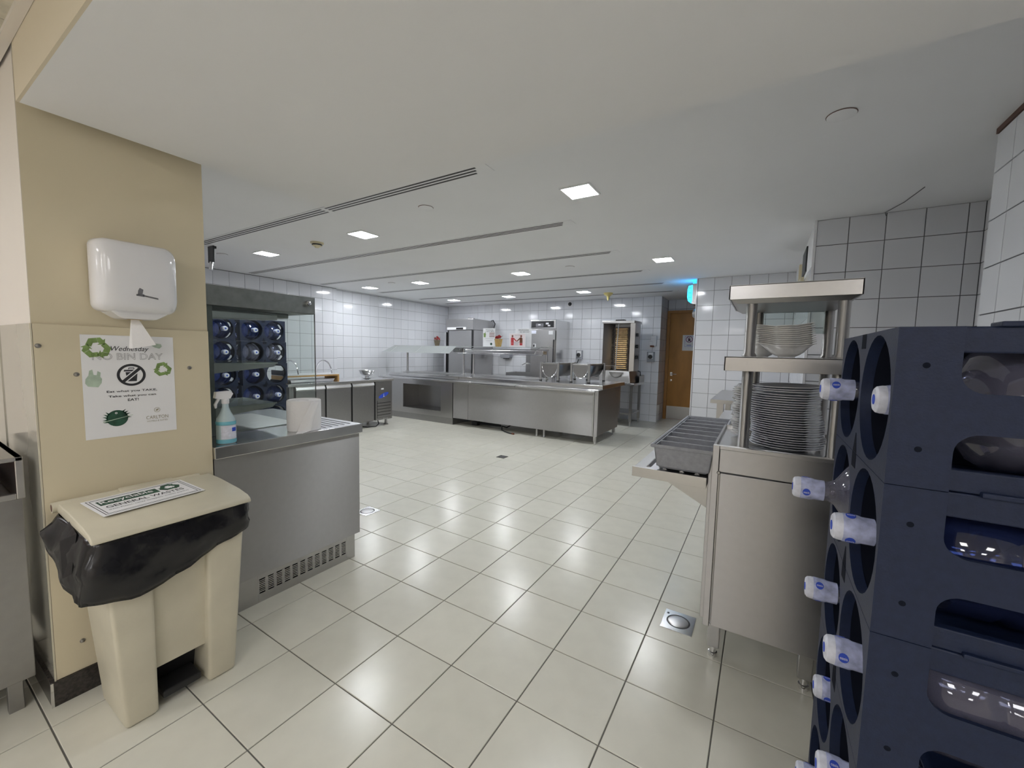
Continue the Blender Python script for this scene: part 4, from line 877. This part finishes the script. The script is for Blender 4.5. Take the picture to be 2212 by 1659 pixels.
for s_, cx_ in ((1, .075), (-1, .275)):
    sh.poly('figure_body', 'print_red' if s_ > 0 else 'food_brown', [[(cx_ - .033, .08), (cx_ + .033, .08), (cx_ + .03, .17), (cx_ + .012, .19), (cx_ - .02, .19), (cx_ - .035, .17)], [(cx_ + s_ * .02, .165), (cx_ + s_ * .075, .115), (cx_ + s_ * .10, .11), (cx_ + s_ * .10, .122), (cx_ + s_ * .03, .185)]], h=.0018)
    sh.poly('figure_head', 'skin_dark', [disc(cx_, .215, .022, 14)], h=.0018)
    sh.poly('figure_legs', 'print_red', [[(cx_ - .03, .035), (cx_ + .03, .035), (cx_ + .033, .078), (cx_ - .033, .078)]], h=.0018)
sh.poly('table_lines', 'print_grey', [[(.12 + .015 * k, .03), (.123 + .015 * k, .03), (.123 + .015 * k, .09), (.12 + .015 * k, .09)] for k in range(7)] + [[(.10, .095), (.24, .095), (.24, .100), (.10, .100)]], h=.0018)
t = thing('info_sign', 'small white card at the right end of the glass guard', 'sign', (-3.75, 6.85, 1.531)); B(-3.76, -3.70, 6.85, 6.853, 1.531, 1.60).build('sheet', 'paper', t, smooth=0)
B(-3.755, -3.725, 6.8485, 6.8499, 1.54, 1.585).build('print', 'print_black', t, smooth=0)

# roll-top food warmers on the right half
def warmer(xl, w_, lb):
    y0_, y1_ = 6.55, 7.33; zt = 1.250; r = w_ / 2 - .014; cx_ = xl + w_ / 2
    t = thing('food_warmer', lb, 'food warmer', (cx_, 6.9, .93), 'round-bellied food warmers on the island')
    pts = [(cx_ + r * math.cos(a), zt - .02 + r * 1.50 * math.sin(a)) for a in [PI + PI * k / 18 for k in range(19)]]
    pts = [(x, z) for x, z in pts]
    o = MB().add([(x, y0_ + .02, z) for x, z in pts] + [(x, y1_, z) for x, z in pts], [(i, i + 1, 20 + i, 19 + i) for i in range(18)]).build('trough', 'steel_v', t); md = o.modifiers.new('s', 'SOLIDIFY'); md.thickness = .004
    for y in (y0_ + .022, y1_ - .003):
        MB().prism([(x, z) for x, z in pts], 'y', y, y + .003).build('end_plate', 'steel_dark', t, smooth=0)
        MB().tube([(x, y - .002, z) for x, z in pts], .007, 6).build('end_rim', 'chrome', t)
    B(xl - .01, xl + w_ + .01, y0_, y0_ + .025, zt - .022, zt).build('front_bar', 'steel', t, bevel=.003)
    MB().box(xl - .005, xl + .02, y0_, y1_, zt - .02, zt + .002).box(xl + w_ - .02, xl + w_ + .005, y0_, y1_, zt - .02, zt + .002).box(xl, xl + w_, y1_ - .02, y1_, zt - .02, zt + .0).build('top_frame', 'steel', t, smooth=0)
    MB().hexa([(xl + .01, y0_ + .03, zt - .01), (xl + w_ - .01, y0_ + .03, zt - .01), (xl + w_ - .01, y1_ - .02, zt - .01), (xl + .01, y1_ - .02, zt - .01)], [(xl + .03, y0_ + .05, zt + .006), (xl + w_ - .03, y0_ + .05, zt + .006), (xl + w_ - .03, y1_ - .04, zt + .006), (xl + .03, y1_ - .04, zt + .006)]).build('lid', 'steel_top', t)
    for x in (xl, xl + w_):
        for y in (y0_ + .01, y1_ - .01):
            l = MB().cyl((x, y, .945), (x, y, zt + .012), .022).build('leg', 'steel', t); MB().cyl((x, y, .9305), (x, y, .946), .025).build('foot', 'rubber', l)
warmer(-3.425, .345, 'left steel food warmer with round trough on the island')
warmer(-2.825, .325, 'right steel food warmer with round trough at the island end')

# ================================================================ BACK WALL EQUIPMENT
t = thing('upright_fridge', 'tall stainless upright fridge in the far left corner', 'fridge', (-6.52, 8.45, 0))
B(-6.94, -6.10, 8.07, 8.90, .12, 1.95).build('cabinet_body', 'steel', t, bevel=.003)
B(-6.96, -6.09, 8.02, 8.90, 1.955, 2.225).build('top_housing', 'steel', t, bevel=.004)
cp = B(-6.93, -6.11, 8.035, 8.07, 1.955, 2.02).build('control_panel', 'steel_dark', t, bevel=.002)
B(-6.9, -6.3, 8.00, 8.02, 1.958, 2.018).build('display_strip', 'paper', cp, smooth=0)
B(-6.60, -6.38, 7.996, 8.00, 1.965, 2.010).build('display', 'plastic_black', cp, smooth=0)
d = B(-6.86, -6.135, 8.025, 8.062, .20, 1.945).build('door', 'steel', t, bevel=.004)
MB().box(-6.135, -6.105, 8.03, 8.07, .15, 1.94).box(-6.90, -6.86, 8.03, 8.07, .15, 1.94).build('door_gasket', 'plastic_black', t, smooth=0)
B(-6.985, -6.92, 7.99, 8.07, .15, 1.90).build('side_trim', 'steel_top', t, bevel=.003)
for x in (-6.88, -6.16):
    for y in (8.14, 8.84): MB().cyl((x, y, .0005), (x, y, .121), .025).build('leg', 'chrome', t)
MB().tube([(-6.10, 8.80, 2.22), (-6.03, 8.80, 2.24), (-5.98, 8.82, 2.15), (-6.05, 8.86, 2.00), (-6.09, 8.88, 1.7)], .012, 8).build('cable', 'rubber', t)
MB().lathe([(0, .05), (.09, .04), (.10, 0)], (-6.4, 8.35, 2.225), 18).build('fan_cap', 'rubber', t)
t = thing('wall_box', 'white electrical box low on the wall left of the fridge', 'box', (-7.15, 8.88, 1.0)); B(-7.20, -7.04, 8.80, 8.949, .93, 1.12).build('cover', 'plastic_white', t, bevel=.01)
t = thing('holding_cabinet', 'stainless hot holding cabinet with black control strip on the back wall', 'cabinet', (-4.24, 8.5, 0))
B(-4.56, -3.925, 8.22, 8.92, .12, 2.165).build('cabinet_body', 'steel_top', t, bevel=.004)
B(-4.555, -3.965, 8.185, 8.218, .20, 1.955).build('door', 'steel', t, bevel=.004)
B(-4.56, -3.93, 8.175, 8.22, 1.965, 2.16).build('top_rail', 'steel_top', t, bevel=.004)
cp = B(-4.535, -3.975, 8.168, 8.176, 1.995, 2.135).build('control_panel', 'plastic_black', t, bevel=.002)
B(-4.42, -4.23, 8.163, 8.168, 2.01, 2.085).build('display', 'print_grey', cp, smooth=0)
MB().box(-4.36, -4.30, 8.161, 8.1635, 2.045, 2.068).box(-4.17, -4.10, 8.163, 8.168, 2.06, 2.10).box(-4.12, -4.06, 8.163, 8.168, 2.02, 2.05).build('panel_marks', 'paper', cp, smooth=0)
MB().box(-3.975, -3.94, 8.15, 8.19, 1.72, 1.93).box(-3.97, -3.935, 8.15, 8.19, 1.10, 1.18).build('hinge', 'steel_top', t, bevel=.004)
B(-3.985, -3.962, 8.168, 8.186, .9, 1.72).build('handle', 'plastic_black', t, bevel=.004)
MB().box(-4.10, -4.0, 8.182, 8.1855, 1.84, 1.92).build('sticker', 'paper', t, smooth=0)
MB().box(-4.54, -4.42, 8.182, 8.1855, 1.86, 1.93).build('sticker', 'label_white', t, smooth=0)
for x in (-4.52, -3.97):
    for y in (8.26, 8.86): MB().cyl((x, y, .0005), (x, y, .121), .022).build('leg', 'chrome', t)
t = thing('hand_sink', 'small stainless sink with high backsplash and curved tap', 'sink', (-5.0, 8.6, 0))
B(-5.08, -4.58, 8.90, 8.935, .93, 1.40).build('backsplash', 'steel_dark', t, bevel=.002)
MB().box(-5.36, -4.60, 8.42, 8.46, .78, .935).box(-5.36, -4.60, 8.86, 8.90, .78, .935).box(-5.36, -5.32, 8.46, 8.86, .78, .935).box(-4.64, -4.60, 8.46, 8.86, .78, .935).box(-5.32, -4.64, 8.46, 8.86, .70, .78).build('basin', 'steel', t, smooth=0)
MB().tube([(-4.83, 8.84, .935), (-4.83, 8.82, 1.08), (-4.86, 8.75, 1.15), (-4.95, 8.66, 1.165), (-5.02, 8.60, 1.12)], .014, 10).build('tap', 'chrome', t)
for x in (-5.32, -4.64):
    for y in (8.46, 8.86): B(x - .018, x + .018, y - .018, y + .018, .0005, .78).build('leg', 'steel', t, bevel=.002)
t = thing('soap_dispenser', 'grey plastic dispenser box on the wall left of the sink', 'dispenser', (-5.68, 8.9, 1.35))
MB().prism([(-5.80, 1.31), (-5.76, 1.27), (-5.52, 1.27), (-5.50, 1.31), (-5.50, 1.44), (-5.80, 1.44)], 'y', 8.80, 8.948).build('housing', 'plastic_grey', t, bevel=.008)
B(-5.72, -5.58, 8.83, 8.92, 1.25, 1.27).build('nozzle', 'plastic_black', t, bevel=.004)
t = thing('white_bar', 'white horizontal cylinder on a bracket above the sink backsplash', 'dispenser', (-4.85, 8.9, 1.42)); MB().cyl((-5.04, 8.90, 1.435), (-4.62, 8.90, 1.435), .040).build('roll', 'paper', t)  # plain white horizontal cylinder above the backsplash
B(-5.05, -4.61, 8.925, 8.949, 1.40, 1.47).build('bracket', 'steel', t)

# wall sockets
def switch(x, z, lb, m='plastic_grey', cat='switch'):
    t = thing('rotary_switch', lb, cat, (x, 8.93, z))
    B(x - .075, x + .075, 8.885, 8.948, z - .105, z + .105).build('housing', m, t, bevel=.006)
    B(x - .045, x + .055, 8.879, 8.886, z - .045, z + .09).build('plate', 'paper', t, smooth=0)
    MB().lathe([(.045, 0), (.043, -.028), (.0, -.03)], (x, 8.878, z), 18, 'y').build('knob', 'plastic_black', t)
    return t
t = switch(-3.655, 1.40, 'grey isolator switch with black knob right of the holding cabinet')
MB().tube([(-3.66, 8.90, 1.30), (-3.70, 8.88, 1.18), (-3.78, 8.9, 1.08)], .010, 7).build('cable', 'rubber', t)
switch(-2.035, 1.395, 'grey isolator switch with black knob near the door')
t = thing('socket_outlet', 'white wall socket with red-brown base near the door', 'socket', (-1.97, 8.93, 1.7))
MB().box(-2.045, -1.93, 8.88, 8.948, 1.62, 1.83).box(-2.07, -2.0, 8.87, 8.90, 1.64, 1.72).build('housing', 'plastic_white', t, bevel=.008)
B(-2.05, -1.97, 8.868, 8.90, 1.60, 1.635).build('base', 'food_brown', t, bevel=.004)
t = thing('wall_camera', 'small black dome on a white disc high on the back wall', 'camera', (-3.945, 8.94, 2.60))
MB().lathe([(.075, 0), (.07, -.012), (0, -.012)], (-3.945, 8.949, 2.585), 20, 'y').build('base', 'plastic_white', t)
MB().lathe([(.045, 0), (.035, -.025), (0, -.032)], (-3.945, 8.936, 2.585), 18, 'y').build('dome', 'plastic_black', t)

# kebab grill and its table
t = thing('grill_table', 'stainless table with lower shelf under the kebab grill', 'table', (-2.7, 8.4, 0))
B(-3.35, -2.12, 8.02, 8.78, .815, .862).build('tabletop', 'steel_top', t, bevel=.003)
MB().box(-3.35, -2.12, 8.775, 8.80, .815, 1.01).box(-2.135, -2.12, 8.45, 8.80, .86, 1.0).build('upstand', 'steel', t, bevel=.002)
B(-3.30, -2.17, 8.06, 8.76, .235, .262).build('lower_shelf', 'steel', t, bevel=.002)
for x in (-3.28, -2.19):
    for y in (8.08, 8.72):
        l = B(x - .025, x + .025, y - .025, y + .025, .09, .815).build('leg', 'steel_dark', t, bevel=.003); MB().cyl((x, y, .0005), (x, y, .09), .018).build('foot', 'steel', l)
t = thing('kebab_grill', 'upright kebab grill with yellow heating slats and spit on its table', 'grill', (-2.56, 8.35, .863))
xl, xr = -2.86, -2.26
MB().hexa([(xl, 8.08, .866), (xr + .04, 8.08, .866), (xr + .10, 8.60, .866), (xl, 8.60, .866)], [(xl, 8.12, 1.10), (xr + .0, 8.12, 1.10), (xr + .08, 8.60, 1.10), (xl, 8.60, 1.10)]).build('drip_base', 'steel', t, bevel=.006)
MB().prism([(-2.66, 1.075), (-2.36, 1.075), (-2.40, 1.03), (-2.43, .99), (-2.52, .965), (-2.60, .985), (-2.63, 1.03)], 'y', 8.072, 8.09).build('tray_handle', 'steel_top', t, bevel=.002)
MB().hexa([(xl, 8.22, 1.10), (xl + .012, 8.20, 1.10), (xl + .17, 8.50, 1.10), (xl, 8.56, 1.10)], [(xl, 8.22, 2.06), (xl + .012, 8.20, 2.06), (xl + .17, 8.50, 2.06), (xl, 8.56, 2.06)]).build('side_wing', 'steel_dark', t, smooth=0)
MB().hexa([(xr - .03, 8.20, 1.10), (xr + .06, 8.22, 1.10), (xr + .08, 8.56, 1.10), (xr - .10, 8.46, 1.10)], [(xr - .03, 8.20, 2.06), (xr + .06, 8.22, 2.06), (xr + .08, 8.56, 2.06), (xr - .10, 8.46, 2.06)]).build('side_wing', 'steel', t, smooth=0)
B(xl + .1, xr - .05, 8.50, 8.60, 1.10, 2.06).build('back_plate', 'steel_dark', t, smooth=0)
MB().prism([(xl - .01, 8.18), (xr + .05, 8.18), (xr + .09, 8.60), (xl - .01, 8.60)], 'z', 2.06, 2.11).build('top_plate', 'steel', t, bevel=.004)
MB().box(-2.70, -2.38, 8.455, 8.50, 1.11, 2.0).build('heater_back', 'element_dark', t, smooth=0)
for k in range(21):
    z = 1.13 + k * .0408; w_ = (k * 7 % 5) * .008
    B(-2.655 + w_ * .3, -2.405 - w_ * .4, 8.42, 8.456, z, z + .023).build('heating_slat', 'element', t, bevel=.002)
for s_, xx in ((-1, -2.665), (1, -2.395)):
    for k in range(10):
        z = 1.15 + k * .083
        MB().tube([(xx, 8.44, z), (xx + s_ * .05, 8.43, z), (xx + s_ * .065, 8.43, z + .02), (xx + s_ * .05, 8.43, z + .04), (xx, 8.44, z + .04)], .006, 6).build('element_loop', 'element_dark', t)
MB().cyl((-2.58, 8.25, 1.10), (-2.545, 8.25, 2.13), .011).build('spit_rod', 'chrome', t)
MB().lathe([(0, .004), (.05, .004), (.055, 0), (.02, -.01), (.02, -.06)], (-2.58, 8.25, 1.17), 16).build('spit_base', 'chrome', t)
B(-2.80, -2.42, 8.24, 8.26, 1.19, 1.20).build('spit_plate', 'steel', t)
B(-2.60, -2.42, 8.20, 8.32, 2.11, 2.135).build('spit_holder', 'plastic_black', t, bevel=.004)
for z in (1.38, 1.60, 1.83): MB().cyl((xr + .065, 8.32, z), (xr + .105, 8.32, z), .034).build('knob', 'plastic_black', t)
MB().tube([(xr + .03, 8.50, 1.12), (xr + .12, 8.52, 1.08), (xr + .12, 8.56, .95)], .010, 7).build('cable', 'rubber', t)
# door notice
t = thing('door_notice', 'white prohibition notice with red circle taped on the wooden door', 'sign', (-1.4, 9.6, 1.7))
B(-1.53, -1.265, 9.611, 9.6135, 1.545, 1.885).build('sheet', 'paper', t, smooth=0)
sh = Sheet(t, (-1.53, 9.6107, 1.545), (1, 0, 0), (0, 0, 1))
sh.poly('border', 'print_blue', frame(.048, .085, .222, .315, .004), h=.001)
sh.poly('red_ring', 'print_purple', ring(.135, .245, .058, .070, 28) + [[(.09, .292), (.097, .299), (.181, .200), (.174, .193)]], h=.0014)
sh.poly('figure', 'print_black', [disc(.137, .277, .011, 10), [(.118, .225), (.112, .262), (.162, .258), (.15, .225), (.165, .196), (.150, .196), (.135, .220), (.120, .196), (.107, .196)]], h=.0012)
sh.text('NO ENTRY', 'print_black', .135, .135, .10, .012, h=.0014); sh.poly('text_line', 'print_blue', [[(.085, .108), (.185, .108), (.185, .118), (.085, .118)]], h=.0012)

# ================================================================ COLD COUNTER by the left wall
t = thing('cold_counter', 'stainless three-door refrigerated counter along the left tiled wall', 'counter', (-6.4, 4.4, 0))
B(-6.68, -6.035, 3.42, 5.385, .115, .838).build('cabinet_body', 'steel_dark', t, smooth=0)
B(-6.70, -5.975, 3.37, 5.40, .838, .876).build('worktop', 'steel_top', t, bevel=.003)
for a, b in ((3.505, 3.985), (4.01, 4.475), (4.505, 4.965)):
    d = B(-6.034, -6.00, a, b, .135, .765).build('door', 'steel_dark', t, bevel=.004)
    MB().prism([(-6.034, .768), (-5.995, .768), (-5.990, .780), (-6.012, .832), (-6.034, .832)], 'y', a, b).build('handle', 'steel', d)
for y in (3.997, 4.49, 4.982): B(-6.034, -6.02, y - .012, y + .012, .13, .835).build('gasket', 'plastic_black', t, smooth=0)
B(-6.034, -6.00, 4.995, 5.38, .115, .835).build('machine_panel', 'steel_dark', t, bevel=.002)
B(-6.0, -5.996, 5.03, 5.345, .155, .470).build('vent_back', 'plastic_black', t, smooth=0)
for k in range(6): z = .160 + k * .056; B(-5.998, -5.988, 5.03, 5.345, z, z + .044).build('louver', 'steel_dark', t, smooth=0)
sh = Sheet(t, (-5.9995, 5.0, 0), (0, 1, 0), (0, 0, 1))
sh.poly('logo', 'print_blue', [[(.18 + .115 * math.cos(a) + .02 * math.sin(a), .575 + .045 * math.sin(a) + .03 * math.cos(a)) for a in [2 * PI * k / 24 for k in range(24)]]], h=.002)
sh.poly('label', 'paper', [[(.12, .68), (.18, .68), (.18, .71), (.12, .71)]], h=.002)
sh.poly('logo_figure', 'paper', [[(.165, .545), (.20, .545), (.185, .56), (.185, .60), (.178, .60), (.178, .56)]], h=.003)
sh.text('True', 'paper', .22, .135, .12, .02, h=.002)
for y in (3.5, 4.6, 5.3):
    for x in (-6.08, -6.6): MB().lathe([(0, 0), (.045, 0), (.045, .012), (.022, .03), (.022, .116)], (x, y, .0005), 16).build('foot', 'steel_dark', t)
t = thing('floor_cable', 'dark cable loop lying under the refrigerated counter', 'cord', (-6.1, 5.0, 0)); MB().tube([(-6.2, 4.8, .012), (-6.05, 4.85, .012), (-6.0, 5.0, .012), (-6.1, 5.15, .03), (-6.2, 5.2, .10)], .010, 7).build('cord', 'rubber', t)
t = thing('bread_board', 'wooden bridge board with white top on the refrigerated counter', 'board', (-6.35, 3.95, .877))
B(-6.53, -6.17, 3.43, 4.36, .988, 1.003).build('top_sheet', 'plastic_white', t, bevel=.002)
MB().box(-6.535, -6.165, 3.425, 4.365, .966, .9875).build('board', 'wood_light', t, bevel=.002)
for y in (3.425, 4.335): B(-6.535, -6.165, y, y + .03, .877, .966).build('leg', 'wood_light', t, bevel=.002)
for y in (3.62, 4.20):
    t = thing('steel_hoop', 'chrome hoop standing on the wooden board, ' + ('left one behind the glass edge' if y < 4 else 'right one'), 'hoop', (-6.35, y, 1.0), 'chrome hoops on the board')
    MB().tube([(-6.35 + .155 * math.cos(a), y + .04 * math.cos(a), 1.004 + .215 * math.sin(a)) for a in [PI * k / 18 for k in range(19)]], .012, 8).build('hoop', 'chrome', t)
t = thing('baking_tray', 'flat steel tray pushed under the wooden board', 'tray', (-6.3, 3.95, .877))
MB().hexa([(-6.50, 3.55, .8785), (-6.20, 3.55, .8785), (-6.20, 4.28, .8785), (-6.50, 4.28, .8785)], [(-6.51, 3.53, .92), (-6.19, 3.53, .92), (-6.19, 4.30, .92), (-6.51, 4.30, .92)]).build('pan', 'steel', t, bevel=.003)
t = thing('footed_bowl', 'shiny steel footed bowl on the refrigerated counter', 'bowl', (-6.32, 5.06, .877))
MB().lathe([(0, 0), (.062, 0), (.066, .004), (.040, .014), (.030, .030), (.036, .040), (.075, .060), (.105, .095), (.120, .140), (.128, .150), (.130, .154), (.124, .153), (.112, .135), (.07, .068), (0, .055)], (-6.32, 5.06, .8775), 32, sx=1.15, sy=1.15).build('bowl', 'chrome', t, smooth=50)
for s_ in (-1, 1): MB().tube([(-6.32 + .115, 5.06 + s_ * .07, .99), (-6.32 + .14, 5.06 + s_ * .05, .985), (-6.32 + .13, 5.06 + s_ * .03, .97)], .006, 6).build('handle', 'chrome', t)
